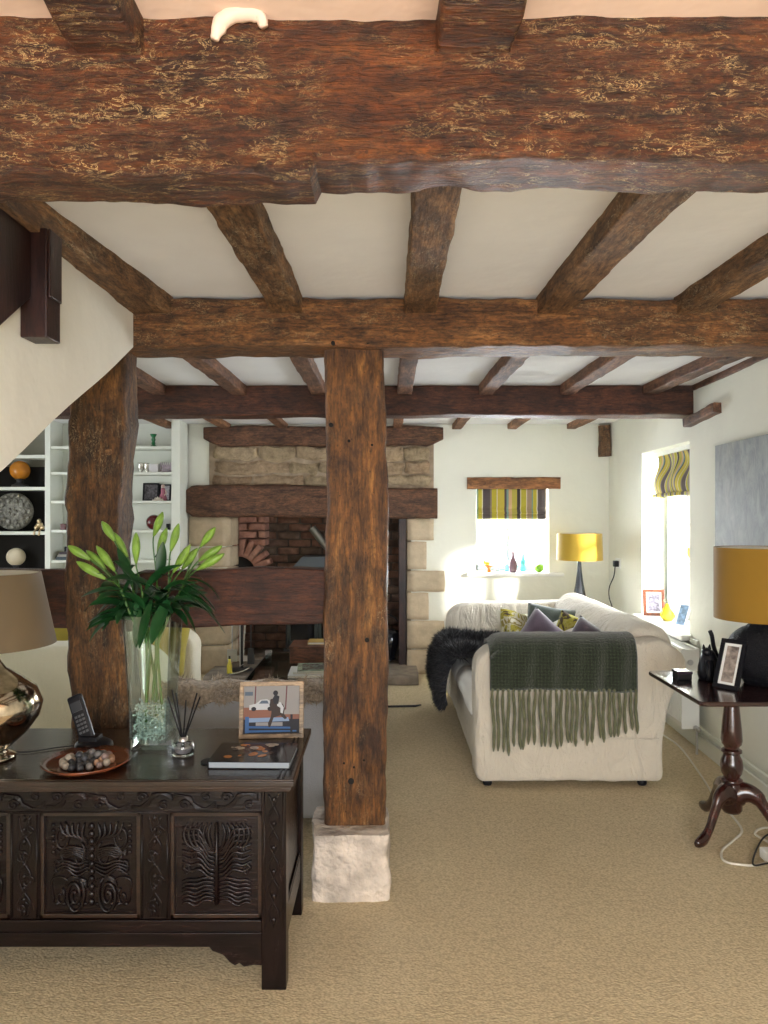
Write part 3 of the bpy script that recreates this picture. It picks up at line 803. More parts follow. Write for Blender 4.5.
# middle column and right column objects
def pic(name, x, y, z, w, h, fm, pm, label, cat='picture frame', tilt=.12, yaw=0, d=.015, border=.014, mount=None, strut=True):
    t = thing(name, label, cat, (x, y, z))
    M = Matrix.Translation((x, y, z)) @ Matrix.Rotation(yaw, 4, 'Z') @ Matrix.Rotation(-tilt, 4, 'X')
    mb = MB(); bo = border
    for a in ((-w/2, w/2, 0, bo), (-w/2, w/2, h-bo, h)): mb.box(a[0], a[1], 0, d, a[2], a[3], M)
    for a in ((-w/2, -w/2+bo), (w/2-bo, w/2)): mb.box(a[0], a[1], 0, d, bo, h-bo, M)
    mb.build('frame', fm, t, bevel=.0015)
    mb = MB(); mb.box(-w/2+bo*.8, w/2-bo*.8, d*.45, d*.8, bo*.8, h-bo*.8, M); mb.build('print', pm, t)
    if mount:
        k = bo+.012
        mb = MB(); 
        mb.box(-w/2+bo, w/2-bo, d*.35, d*.45, bo, k, M); mb.box(-w/2+bo, w/2-bo, d*.35, d*.45, h-k, h-bo, M)
        mb.box(-w/2+bo, -w/2+k, d*.35, d*.45, k, h-k, M); mb.box(w/2-k, w/2-bo, d*.35, d*.45, k, h-k, M)
        mb.build('mount', mount, t)
    if strut:
        mb = MB(); s_ = sin(tilt)*h*.7
        mb.hexa([tuple(M@Vector(p)) for p in [(-.02,d,.02),(.02,d,.02)]] + [tuple(Vector((M@Vector((.02,d+.05,0))).to_tuple()[:2]+(z+.001,))), tuple(Vector((M@Vector((-.02,d+.05,0))).to_tuple()[:2]+(z+.001,)))] +
                [tuple(M@Vector(p)) for p in [(-.02,d,h*.6),(.02,d,h*.6),(.02,d+.006,h*.6),(-.02,d+.006,h*.6)]])
        mb.build('strut', m_black, t)
    return t, M
m_photo = plain('dark_photo_print', (.10,.09,.10), .3, var=.8, vscale=40)
m_photo2 = plain('pale_photo_print', (.38,.36,.38), .3, var=.5, vscale=45)
bx('trinket_box', on(61,6.76), on(66,6.76), 6.74, 6.80, 1.365, 1.42, plain('dark_red_lacquer', (.10,.02,.02), .3), 'small dark red box on the narrow shelf left of the left post', 'box')
pic('small_frame', on(66, 6.8), 6.82, 1.09, .06, .12, m_black, m_photo, 'small black framed photo on the shelf just left of the left post', strut=False)
t = thing('green_candlestick', 'green glass candlestick on the top shelf of the bookcase', 'candlestick', (on(153.5,6.8), 6.8, 2.125))
mb = MB(); mb.lathe([(.034,0),(.03,.008),(.014,.02),(.018,.035),(.012,.05),(.02,.065),(.013,.085),(.022,.10),(.03,.112),(.028,.118)], (t.location.x,6.8,2.125), 20); mb.build('stem', plain('green_glass', (.01,.16,.05), .12), t, smooth=True)
for x, r_ in ((141,.028),(147,.026)):
    mb = MB(); X0 = on(x, 6.8); mb.lathe([(r_*.7,0),(r_*.5,.01),(r_,.03),(r_,.075),(r_*1.05,.09),(r_*.95,.09),(r_*.9,.03),(.001,.025)], (X0,6.8,1.89), 18, cap=False)
    tag(mb.build('silver_cup', m_silver, smooth=True), 'leftmost small silver cup on the second shelf' if x == 141 else 'small silver cup beside the white box on the second shelf', 'cup', 'silver cups')
bx('porcelain_box', on(150,6.78), on(159,6.78), 6.75, 6.83, 1.89, 1.965, plain('white_china', (.7,.68,.68), .25), 'small white china box on the second bookcase shelf', 'box')
mb = MB()
for k in range(6):
    x = on(161+k*2, 6.8); mb.tube([(x,6.78+.02*(k%2),1.89),(x+.004,6.79,1.94),(x-.003,6.79,1.985)], [.004,.012,.002], 8)
mb.ball((on(166,6.8),6.79,1.905),.045,.03,.016,12,6)
tag(mb.build('glass_ornament', plain('lilac_glass', (.5,.42,.48), .15), smooth=True), 'spiky pale lilac glass ornament at the right end of the second shelf', 'ornament')
pic('dark_frame', on(149,6.86), 6.90, 1.63, .15, .17, m_black, m_photo, 'black framed picture standing on the third bookcase shelf', strut=False)
pic('dark_frame', on(163,6.86), 6.91, 1.63, .11, .16, m_black, m_photo2, 'smaller framed picture behind the pink figurine', strut=False)
t = thing('china_figurine', 'small pink china figurine of a seated lady on the third shelf', 'figurine', (on(163,6.8), 6.8, 1.63))
X0 = t.location.x
mb = MB(); mb.lathe([(.032,0),(.036,.02),(.028,.05),(.018,.075),(.022,.095),(.014,.115),(.004,.12)], (X0,6.8,1.63), 16); mb.build('dress', plain('pink_china', (.45,.16,.22), .25), t, smooth=True)
mb = MB(); mb.ball((X0,6.8,1.765), .017, n=12, m=8); mb.tube([(X0+.02,6.8,1.73),(X0+.035,6.79,1.70),(X0+.02,6.775,1.68)], .006); mb.build('head', plain('skin_china', (.6,.42,.36), .3), t, smooth=True)
mb = MB(); mb.grid(lambda u, v: Vector((on(158,6.76)+.06*(u-.5)*1.8*(1-.2*abs(v-.5)), 6.76+.04*(v-.5), 1.632+.03*sin(PI*v)*sin(PI*u)+.006*sin(u*30))), 24, 8)
tag(mb.build('seashell', plain('shell', (.68,.6,.5), .4), smooth=True, solid=.004), 'pale ribbed seashell lying in front of the figurine', 'seashell')
mb = MB(); mb.ball((on(154,6.8),6.8,1.365+.068), .07, n=24, m=16); tag(mb.build('red_ball', plain('oxblood_glaze', (.09,.008,.012), .2), smooth=True), 'dark red round ornament on the fourth bookcase shelf', 'ornament')
bx('trinket_box', on(167,6.8), on(170,6.8), 6.77, 6.82, 1.365, 1.42, m_black, 'tiny black box at the right end of the fourth shelf', 'box')
for k, (w_, h_, c_) in enumerate([(.30,.028,(.03,.05,.06)),(.27,.022,(.4,.38,.33)),(.24,.02,(.05,.03,.04))]):
    z0 = 1.09 + [0,.029,.052][k]
    t = thing('book', ['dark teal book lying lowest in the pile on the shelf above the lampshade', 'pale book in the middle of the lying pile on the bookcase', 'dark plum book topmost of the lying pile on the bookcase'][k], 'book', (-2.85, 6.83, z0), 'books lying on the bookcase')
    mm = plain('book_cover_%d' % k, c_, .5)
    mb = MB(); mb.box(-2.85-w_/2+.0, -2.85+w_/2, 6.74, 6.74+.003+.18, z0, z0+.003); mb.box(-2.85-w_/2, -2.85+w_/2, 6.74, 6.923, z0+h_-.003, z0+h_); mb.box(-2.85-w_/2, -2.85+w_/2, 6.74, 6.744, z0, z0+h_); mb.build('cover', mm, t)
    mb = MB(); mb.box(-2.85-w_/2+.004, -2.85+w_/2-.004, 6.744, 6.918, z0+.003, z0+h_-.003); mb.build('pages', m_liner, t)
# ================================================================ CARVED OAK CHEST
ch = thing('oak_chest', 'long dark carved oak chest standing at the lower left in front of the open partition', 'chest', (-.94, 2.6, 0))
cx0, cx1, cy0, cy1 = -1.565, -.312, 2.335, 2.83
mb = MB(); lz = .675
mb.box(-1.62, -.285, 2.305, 2.865, .652, lz); l1 = mb.build('lid', wd_cheslid, ch, bevel=.004)
mb = MB(); mb.box(-1.61, -.292, 2.312, 2.322, .640, .654); mb.box(-1.622, -.283, 2.298, 2.306, .655, .672); mb.box(-.302, -.292, 2.32, 2.86, .640, .654)
mb.box(-1.60, -.297, 2.318, 2.335, .632, .642)
mb.build('lid_moulding', wd_chestlip, ch, bevel=.003)
mb = MB()
for x in (-.335, -.320): mb.box(x-.003, x+.003, 2.32, 2.85, lz-.001, lz+.003)
mb.build('lid_bead', wd_chest, ch, bevel=.001)
for x0, x1 in ((-1.62, -1.62), ): pass
stx = [(-.390, -.312), (-1.565, -1.487)]
for x0, x1 in stx:
    mb = MB(); mb.box(x0, x1, cy0, cy0+.06, 0, .635); mb.build('front_stile', wd_chestv, ch, bevel=.003)
    mb = MB(); mb.box(x0 if x0 < -1 else x1-.06, x0+.06 if x0 < -1 else x1, cy1-.06, cy1, 0, .635); mb.build('rear_leg', wd_chestv, ch, bevel=.003)
mb = MB(); mb.box(-1.487, -.390, cy0+.004, cy0+.04, .558, .635); mb.build('top_rail', wd_chest, ch, bevel=.002)
mb = MB(); mb.box(-1.487, -.390, cy0+.002, cy0+.04, .135, .222)
mb.box(-1.487, -.390, cy0-.004, cy0+.01, .175, .183); mb.box(-1.487, -.390, cy0-.003, cy0+.01, .214, .222); mb.build('bottom_rail', wd_chest, ch, bevel=.002)
pan = [(-.680, -.390), (-1.092, -.775), (-1.487, -1.187)]
mun = [(-.775, -.680), (-1.187, -1.092)]
for x0, x1 in mun:
    mb = MB(); mb.box(x0, x1, cy0+.004, cy0+.04, .222, .558); m_ = mb.build('muntin', wd_chestv, ch, bevel=.002)
    mb = MB()
    xc = (x0+x1)/2; y = cy0+.003
    for s_ in (-1, 1):
        for k in range(4):
            zc = .262+.078*k
            pts = []
            for j in range(15):
                a = j/14*2.6*PI; r_ = .024*(1-j/17)
                pts.append((xc+s_*(.0+.010)+s_*r_*cos(a)*.9*(1 if k % 2 else -1), y, zc+r_*sin(a)))
            if (k % 2) == (s_ > 0): mb.tube(pts, .0035, 6, flat=(1,.7,1))
    for s_ in (-1, 1):
        mb.tube(catmull([(xc+s_*.02*sin(k*1.57+.5), y, .232+.045*k) for k in range(8)], 5), .0035, 6, flat=(1,.7,1))
        mb.box(xc+s_*.040-.002, xc+s_*.040+.002, y-.003, y+.004, .228, .553)
    for k in range(9): mb.ball((xc, y, .245+k*.037), .006, .005, .011, 8, 6)
    mb.build('carving', wd_chestv, m_, smooth=True)

def relief_A(mb, X0, X1, Z0, Z1, y):
    """tree: stem, low waving fronds, tall petals above"""
    W = X1-X0; H = Z1-Z0; xc = (X0+X1)/2
    P = lambda u, v: (xc+u*W/2, y, Z0+v*H)
    mb.tube([P(0,.04),P(0,.5),P(0,.96)], [.006,.005,.004], 8, flat=(1.25,1.9,1.25))
    for s in (-1, 1):
        for k in range(7):        # low waves
            v = .05+.042*k
            mb.tube(catmull([P(s*.06, v+.02), P(s*.3, v+.035), P(s*.55, v-.012*(4-k)*.5+.0), P(s*.78, v+.012), P(s*.93, v-.01)], 5), [.0022+.0018*sin(PI*i/20) for i in range(21)], 6, flat=(1.25,1.9,1.25))
        for k in range(8):        # rising fronds
            v = .33+.048*k
            mb.tube(catmull([P(s*.06, v), P(s*.22, v+.02), P(s*.45, v+.10+.015*k), P(s*.70, v+.08+.02*k), P(s*.93, v+.13+.015*k)], 5), [.0024+.0022*sin(PI*i/20) for i in range(21)], 6, flat=(1.25,1.9,1.25))
        for k in range(6):        # petals
            a = .12+.13*k
            mb.tube(catmull([P(s*a*.3, .60), P(s*(a*.9+.05), .70), P(s*(a+.10), .84), P(s*(a*.95+.03), .95)], 5), [.002+.003*sin(PI*i/15) for i in range(16)], 6, flat=(1.25,1.9,1.25))
        for (u, v, r_) in ((.62,.60,.13),(.80,.42,.10)):
            mb.tube([P(s*(u+r_*(1-j/22)*cos(j*.42)), v+r_*.8*(1-j/22)*sin(j*.42)) for j in range(20)], .003, 6, flat=(1.25,1.9,1.25))
    for k in range(7): mb.ball(P(0, .62+.05*k), .008, .005, .010, 8, 6)
def relief_B(mb, X0, X1, Z0, Z1, y):
    """mirrored scrolls with big spirals at the foot"""
    W = X1-X0; H = Z1-Z0; xc = (X0+X1)/2
    P = lambda u, v: (xc+u*W/2, y, Z0+v*H)
    for k in range(11): mb.ball(P(0, .06+.085*k), .010, .007, .012, 10, 6)
    for s in (-1, 1):
        for (u, v, r_, n_, w_) in ((.40,.14,.25,30,.0048),(.72,.80,.20,22,.0036),(.30,.60,.16,20,.003),(.80,.48,.14,18,.003),(.75,.12,.12,16,.003)):
            mb.tube([P(s*(u+r_*(1-j/(n_+3))*cos(j*.45+2)), v+r_*.9*(1-j/(n_+3))*sin(j*.45+2)) for j in range(n_)], w_, 6, flat=(1.25,1.9,1.25))
        for k in range(5):
            mb.tube(catmull([P(s*.12,.53+.03*k), P(s*.4,.60+.02*k), P(s*.62,.57+.025*k), P(s*.85,.66-.02*k)], 5), [.0022+.0024*sin(PI*i/15) for i in range(16)], 6, flat=(1.25,1.9,1.25))
            mb.tube(catmull([P(s*.10,.30-.02*k), P(s*.3,.33), P(s*.5,.30+.01*k), P(s*.62,.24)], 5), [.002+.002*sin(PI*i/15) for i in range(16)], 6, flat=(1.25,1.9,1.25))
        for k in range(4):
            mb.tube(catmull([P(s*.08,.42+.035*k), P(s*.35,.36+.045*k), P(s*.62,.44+.03*k), P(s*.9,.36+.05*k)], 5), [.0022+.0022*sin(PI*i/15) for i in range(16)], 6, flat=(1.25,1.9,1.25))
        for k in range(5):
            mb.tube(catmull([P(s*.10,.70+.02*k), P(s*(.22+.1*k),.82), P(s*(.16+.15*k),.95)], 6), [.002+.0028*sin(PI*i/12) for i in range(13)], 6, flat=(1.25,1.9,1.25))
        mb.tube(catmull([P(s*.9,.06), P(s*.95,.3), P(s*.7,.34), P(s*.5,.28)], 5), .003, 6, flat=(1.25,1.9,1.25))
        for k in range(6): mb.ball(P(s*.92,.62+.06*k), .007, .005, .007, 8, 6)
        for k in range(5): mb.ball(P(s*(.15+.17*k),.04), .008, .005, .006, 8, 6)
for i, (x0, x1) in enumerate(pan):
    mb = MB(); mb.box(x0, x1, cy0+.020, cy0+.035, .222, .558); p_ = mb.build('front_panel', wd_chest, ch)
    mb = MB()
    for a in ((x0, x0+.012, .222, .558), (x1-.012, x1, .222, .558), (x0, x1, .222, .236), (x0, x1, .546, .558)): mb.box(a[0], a[1], cy0+.008, cy0+.022, a[2], a[3])
    mb.build('panel_moulding', wd_chestlip, p_, bevel=.002)
    mb = MB(); (relief_A if i == 0 else relief_B)(mb, x0+.026, x1-.026, .252, .535, cy0+.019)
    mb.build('carving', wd_chest, p_, smooth=True)
mb = MB()      # frieze of running scrolls on the top rail
y = cy0+.003; Z = lambda v: .565+v*.062
x = -1.48; k = 0
while x < -.41:
    w_ = .135; s = 1 if k % 2 else -1
    for q in range(4):
        mb.tube(catmull([(x+.004, y, Z(.5-s*(.38-.05*q))), (x+.035+.006*q, y, Z(.5-s*.25)), (x+.07, y, Z(.5+s*(.15+.06*q))), (x+.105, y, Z(.5+s*(.42-.02*q))), (x+w_, y, Z(.5+s*(.30-.09*q)))], 5), [.0016+.0018*sin(PI*i/20) for i in range(21)], 6, flat=(1.25,1.9,1.25))
    mb.tube([(x+.035+.020*(1-j/20)*cos(j*.5), y, Z(.5+s*.2)+.018*(1-j/20)*sin(j*.5)) for j in range(17)], .0028, 6, flat=(1.25,1.9,1.25))
    mb.tube([(x+.105+.018*(1-j/20)*cos(j*.5+1), y, Z(.5-s*.22)+.016*(1-j/20)*sin(j*.5+1)) for j in range(17)], .0026, 6, flat=(1.25,1.9,1.25))
    x += w_; k += 1
for z in (.561, .632): mb.box(-1.487, -.390, y-.001, y+.004, z-.002, z+.002)
mb.build('frieze_carving', wd_chest, ch, smooth=True)
for x0, x1 in stx:
    mb = MB()
    xc = (x0+x1)/2
    for s_ in (-1, 1):
        mb.tube(catmull([(xc+s_*.016*sin(k*1.57), cy0, .20+.038*k) for k in range(12)], 5), .003, 6, flat=(1.25,1.9,1.25))
        mb.box(xc+s_*.029-.0015, xc+s_*.029+.0015, cy0-.002, cy0+.004, .19, .63)
    for k in range(6): mb.ball((xc, cy0, .219+k*.076), .008, .005, .012, 8, 6)
    mb.build('stile_carving', wd_chestv, ch, smooth=True)
for x0, sgn in ((-.390, -1), (-1.487, 1)):     # bracket aprons
    L = .17
    o_ = [(x0, .137), (x0+sgn*L, .137), (x0+sgn*L*.92, .120), (x0+sgn*L*.72, .108), (x0+sgn*L*.60, .085), (x0+sgn*L*.50, .074), (x0+sgn*L*.42, .082), (x0+sgn*L*.33, .070), (x0+sgn*L*.15, .076), (x0, .074)]
    mb = MB(); mb.prism(o_, 1, cy0+.006, cy0+.03); mb.build('bracket', wd_chest, ch, bevel=.002)
for s, X in ((1, cx1), (-1, cx0)):
    xa, xb = (X-.035, X-.004) if s > 0 else (X+.004, X+.035)
    mb = MB()
    mb.box(xa, xb, cy0+.06, cy1-.06, .55, .635); mb.box(xa, xb, cy0+.06, cy1-.06, .14, .23); mb.box(xa+.008, xb-.010, cy0+.06, cy1-.06, .23, .55)
    xi = X-.012 if s > 0 else X+.012
    mb.box(min(xi, xi+s*.006), max(xi, xi+s*.006), cy0+.06, cy1-.06, .23, .24); mb.box(min(xi, xi+s*.006), max(xi, xi+s*.006), cy0+.06, cy1-.06, .54, .55)
    mb.build('side_panel', wd_chest, ch, bevel=.002)
mb = MB(); mb.box(cx0+.02, cx1-.02, cy1-.03, cy1-.01, .12, .635); mb.box(cx0+.02, cx1-.02, cy0+.03, cy1-.02, .14, .155); mb.build('back_panel', wd_chest, ch)

LZ = lz + .0005
# ---- silver lamp at the left
t = thing('table_lamp', 'silvery mercury glass lamp with tan shade on the left end of the chest', 'lamp', (-1.34, 2.5, LZ), 'table lamps')
Xl, Yl = -1.34, 2.5
mb = MB(); mb.lathe([(.085,0),(.085,.012),(.065,.02),(.055,.03),(.075,.045),(.12,.085),(.160,.14),(.170,.185),(.150,.235),(.10,.275),(.055,.305),(.035,.335),(.028,.37),(.03,.375)], (Xl,Yl,LZ), 48); mb.build('base', m_chrome, t, smooth=True)
mb = MB(); mb.lathe([(.014,.36),(.014,.48),(.02,.48),(.02,.53)], (Xl,Yl,LZ), 16); mb.build('stem', m_brass, t, smooth=True)
def shade(t, X, Y, z0, z1, r0, r1, mat, th=.004):
    mb = MB()
    prof = [(r0,z0),(r1,z1),(r1-th,z1),(r0-th,z0),(r0,z0)]
    mb.lathe(prof, (X,Y,0), 64, cap=False); s_ = mb.build('lamp_shade', mat, t, smooth=True, angle=.8)
    mb = MB(); mb.lathe([(r0-th-.001,z0+.003),(r1-th-.001,z1-.003)], (X,Y,0), 64, cap=False); mb.build('shade_lining', m_liner, s_, smooth=True)
    mb = MB()
    for k in range(3):
        a = 2*PI*k/3; mb.tube([(X,Y,z1-.03),(X+(r1-th)*cos(a),Y+(r1-th)*sin(a),z1-.012)], .002, 6)
    mb.build('shade_ring', m_steel, s_)
shade(t, Xl, Yl, 1.062, 1.305, .212, .163, m_tauphade)

# ---- dish with stone balls
dx, dy = (86-385)*2.43/740, 2.44
t = thing('wooden_dish', 'shallow round reddish wooden dish holding the stone balls on the chest', 'dish', (dx, dy, LZ))
mb = MB(); mb.lathe([(.001,.004),(.08,.004),(.12,.012),(.140,.022),(.142,.019),(.125,.006),(.09,0),(.001,0)], (dx,dy,LZ), 48, cap=False)
mb.build('dish', plain('dish_wood', (.13,.035,.014), .2, var=.5, vscale=14, coat=.6), t, smooth=True)
cols = [('pale', (.36,.31,.25)), ('dark_grey', (.045,.045,.05)), ('mid_grey', (.15,.14,.135)), ('peach', (.40,.24,.15)), ('blush', (.24,.17,.15))]
bm_ = {n: plain(n+'_stone', c, .5, var=.25, vscale=60) for n, c in cols}
k = 0
for ring_, cnt in ((.0, 1), (.026, 6), (.051, 12), (.076, 17)):
    for j in range(cnt):
        a = 2*PI*j/cnt + ring_*20
        x = dx+ring_*cos(a)*1.0 + random.uniform(-.003,.003); yy = dy+ring_*sin(a) + random.uniform(-.003,.003)
        r_ = random.uniform(.0108,.0125)
        if x < dx-.045: n = 'pale' if random.random() < .6 else 'blush'
        elif x > dx+.035: n = random.choice(['peach','peach','pale','blush'])
        else: n = random.choice(['dark_grey','dark_grey','mid_grey'])
        mb = MB(); zc = LZ+.0045+r_ + 0
        mb.ball((x,yy,zc), r_, n=14, m=9)
        word = {'pale':'pale cream','dark_grey':'dark slate','mid_grey':'mid grey','peach':'peach','blush':'blush pink'}[n]
        tag(mb.build('stone_ball', bm_[n], smooth=True), word+' coloured stone ball heaped in the wooden dish', 'stone ball', word+' stone balls in the wooden dish'); k += 1
for j, (ox, oy) in enumerate([(-.03,.01),(.0,-.02),(.03,.015),(.06,-.005),(-.055,-.015),(.0,.04)]):
    n = ['dark_grey','dark_grey','mid_grey','blush','pale','mid_grey'][j]
    mb = MB(); mb.ball((dx+ox,dy+oy,LZ+.030), .0118, n=14, m=9)
    word = {'pale':'pale cream','dark_grey':'dark slate','mid_grey':'mid grey','peach':'peach','blush':'blush pink'}[n]
    tag(mb.build('stone_ball', bm_[n], smooth=True), word+' coloured stone ball heaped in the wooden dish', 'stone ball', word+' stone balls in the wooden dish')

# ---- cordless phone
px_, py_ = (94-385)*2.62/740, 2.62
t = thing('cordless_phone', 'black cordless telephone standing in its charging cradle on the chest', 'telephone', (px_, py_, LZ))
mb = MB(); mb.lathe([(.05,0),(.058,.006),(.055,.02),(.04,.03),(.02,.032)], (0,0,0), 28, M=Matrix.Diagonal((1.15,1,1,1)))
mb.v = [(v[0]+px_, v[1]+py_, v[2]+LZ) for v in mb.v]
mb.box(px_-.045, px_+.02, py_-.03, py_+.03, LZ+.01, LZ+.045); mb.build('cradle', m_black, t, smooth=True, angle=.6, bevel=.004)
M = Matrix.Translation((px_-.018, py_, LZ+.02)) @ Matrix.Rotation(math.radians(-24), 4, 'Y') @ Matrix.Rotation(math.radians(-14), 4, 'X')
mb = MB(); mb.box(-.027, .027, -.013, .011, 0, .175, M); hs = mb.build('handset', m_black, t, bevel=.008)
mb = MB(); mb.box(-.019, .019, -.0145, -.0128, .115, .15, M); mb.build('display', plain('phone_display', (.02,.025,.035), .3), hs)
mb = MB()
for r_ in range(5):
    for c_ in range(3): mb.box(-.016+c_*.0125, -.0075+c_*.0125, -.0150, -.012, .035+r_*.0145, .043+r_*.0145, M)
mb.build('keypad', plain('phone_keys', (.07,.075,.085), .4), hs)
mb = MB(); mb.box(px_+.018, px_+.034, py_-.0535, py_-.045, LZ+.010, LZ+.014); mb.build('indicator', plain('blue_indicator', (.02,.05,.6), .3), t)
mb = MB(); mb.tube(catmull([(px_-.05,py_+.02,LZ+.004),(px_-.12,py_-.005,LZ+.004),(px_-.22,py_-.06,LZ+.004),(px_-.30,py_-.02,LZ+.004)]), .0022, 6)
mb.build('lead', m_black, t, smooth=True)

# ---- glass vase with chips and lilies
vx, vy = (153.5-385)*2.66/740, 2.66
def vz(py): return 1.5-(py-515)*2.66/740
t = thing('glass_vase', 'tall tapered square glass vase holding the lilies on the chest', 'vase', (vx, vy, LZ))
VT = 1.145
def sq(r, z, k=5):
    c = .35*r; pts = []
    for (sx, sy) in ((1,1),(-1,1),(-1,-1),(1,-1)):
        a0 = math.atan2(sy, sx)-PI/4
        for i in range(k+1):
            a = a0+PI/2*i/k; pts.append(Vector((vx+sx*(r-c*.6)+c*.6*cos(a), vy+sy*(r-c*.6)+c*.6*sin(a), z)))
    return pts
def sqloft(mb, secs):
    R_ = [sq(r, z) for r, z in secs]; n = len(R_[0])
    vs = [p for q in R_ for p in q]; fs = []
    for i in range(len(R_)-1):
        for k in range(n): fs.append((i*n+k, i*n+(k+1) % n, (i+1)*n+(k+1) % n, (i+1)*n+k))
    fs.append(tuple(range(n-1,-1,-1))); fs.append(tuple((len(R_)-1)*n+k for k in range(n)))
    mb.add(vs, fs)
m_vthin = glassy('thin_vase_glass', (.93,.975,.95), .03)
m_vg, nt, b = newmat('vase_glass'); b.inputs['Transmission Weight'].default_value = 1; b.inputs['Roughness'].default_value = .01; b.inputs['IOR'].default_value = 1.45; b.inputs['Base Color'].default_value = (.96,1,.97,1)
mb = MB(); sqloft(mb, [(.064,LZ),(.066,LZ+.004),(.068,LZ+.10),(.078,LZ+.30),(.088,VT),(.084,VT),(.074,LZ+.30),(.064,LZ+.10),(.061,LZ+.022)])
mb.build('vase', m_vthin, t, smooth=True, angle=.7)
mb = MB()
for k in range(1100):
    r_ = .057; c = Vector((vx+random.uniform(-r_, r_), vy+random.uniform(-r_, r_), LZ+.03+random.random()*.125))
    M = Matrix.Translation(c) @ Matrix.Rotation(random.random()*6, 4, Vector((random.random(), random.random(), random.random()+.01)).normalized())
    s_ = random.uniform(.003,.0065)
    p = [M @ Vector(q) for q in ((s_,0,0),(-s_*.6,s_*.8,0),(-s_*.6,-s_*.8,.2*s_),(0,0,s_),(0,.2*s_,-s_))]
    mb.add(p, [(0,1,3),(1,2,3),(2,0,3),(1,0,4),(2,1,4),(0,2,4)])
o = mb.build('glass_chips', plain('aqua_glass_chip', (.42,.52,.49), .08, var=.4, vscale=80, spec=.8), None)
o['kind'] = 'stuff'; tag(o, 'crushed pale green glass chips filling the foot of the vase', 'glass chips')

def V3(px, py, dy=0): 
    Y = 2.66+dy; return Vector(((px-385)*Y/740, Y, 1.5-(py-515)*Y/740))
def bud(mb, a, b, r=.0155):
    pts = [a.lerp(b, k/12) for k in range(13)]
    prof = [.25,.42,.58,.72,.85,.95,1,1,.95,.84,.66,.42,.12]
    mb.tube(pts, [r*q for q in prof], 12)
    d = (b-a).normalized(); u = d.orthogonal().normalized(); w = d.cross(u)
    for k in range(3):          # seams between the petals
        e = u*cos(2*PI*k/3)+w*sin(2*PI*k/3)
        mb.tube([p + e*r*q*.93 for p, q in zip(pts, prof)], [r*.16*q+.0004 for q in prof], 6)
def leaf(mb, p, d, L, w, droop=.6, twist=0.0):
    d = Vector(d).normalized(); sd = d.cross(Vector((0,0,1)))
    if sd.length < .1: sd = Vector((1,0,0))
    sd.normalize(); n = 12; pos = Vector(p); dirn = d.copy(); vs = []
    for i in range(n+1):
        s = i/n; ww = w*math.sin(PI*min(1,(s*.93+.05)))**.75
        up = sd.cross(dirn).normalized()
        q = (sd*cos(twist)+up*sin(twist)); up2 = (up*cos(twist)-sd*sin(twist))
        vs += [pos - q*ww/2 - up2*-.15*ww, pos.copy(), pos + q*ww/2 - up2*-.15*ww]
        dirn = (dirn + Vector((0,0,-droop/n))).normalized(); pos = pos + dirn*L/n
    fs = []
    for i in range(n):
        for k in range(2): fs.append((i*3+k, i*3+k+1, (i+1)*3+k+1, (i+1)*3+k))
    mb.add(vs, fs)
lil = [
 ('leftmost lily stem leaning over the phone, with four green buds', (120,588,-.04), [((89,559),(70,547),-.06),((104,578),(79,563),-.09),((105,569),(88,552),-.02),((114,570),(98,548),-.07)], (146,722,-.02), (146,640)),
 ('lily stem with two buds standing before the top left of the vase', (133,590,.02), [((114,540),(103,523),.0),((127,556),(114,534),.03)], (160,715,.02), (150,650)),
 ('lily stem with a single upright bud in front of the left post', (142,592,-.05), [((136,562),(136,535),-.05)], (146,712,.01), (150,650)),
 ('tallest lily stem with two high buds at the middle of the vase', (157,585,.03), [((154,535),(162,514),.03),((158,553),(166,530),.05)], (156,725,.0), (156,650)),
 ('lily stem with three buds bending just right of the middle', (168,592,-.05), [((174,571),(189,547),-.08),((171,550),(178,526),-.04),((183,568),(196,550),.0)], (163,718,-.01), (158,650)),
 ('rightmost lily stem with three buds reaching towards the mantel beam', (178,595,.02), [((201,546),(214,529),.02),((200,560),(220,547),.0),((198,569),(222,555),-.04)], (151,720,.02), (157,650)),
]
rnd = random.Random(3)
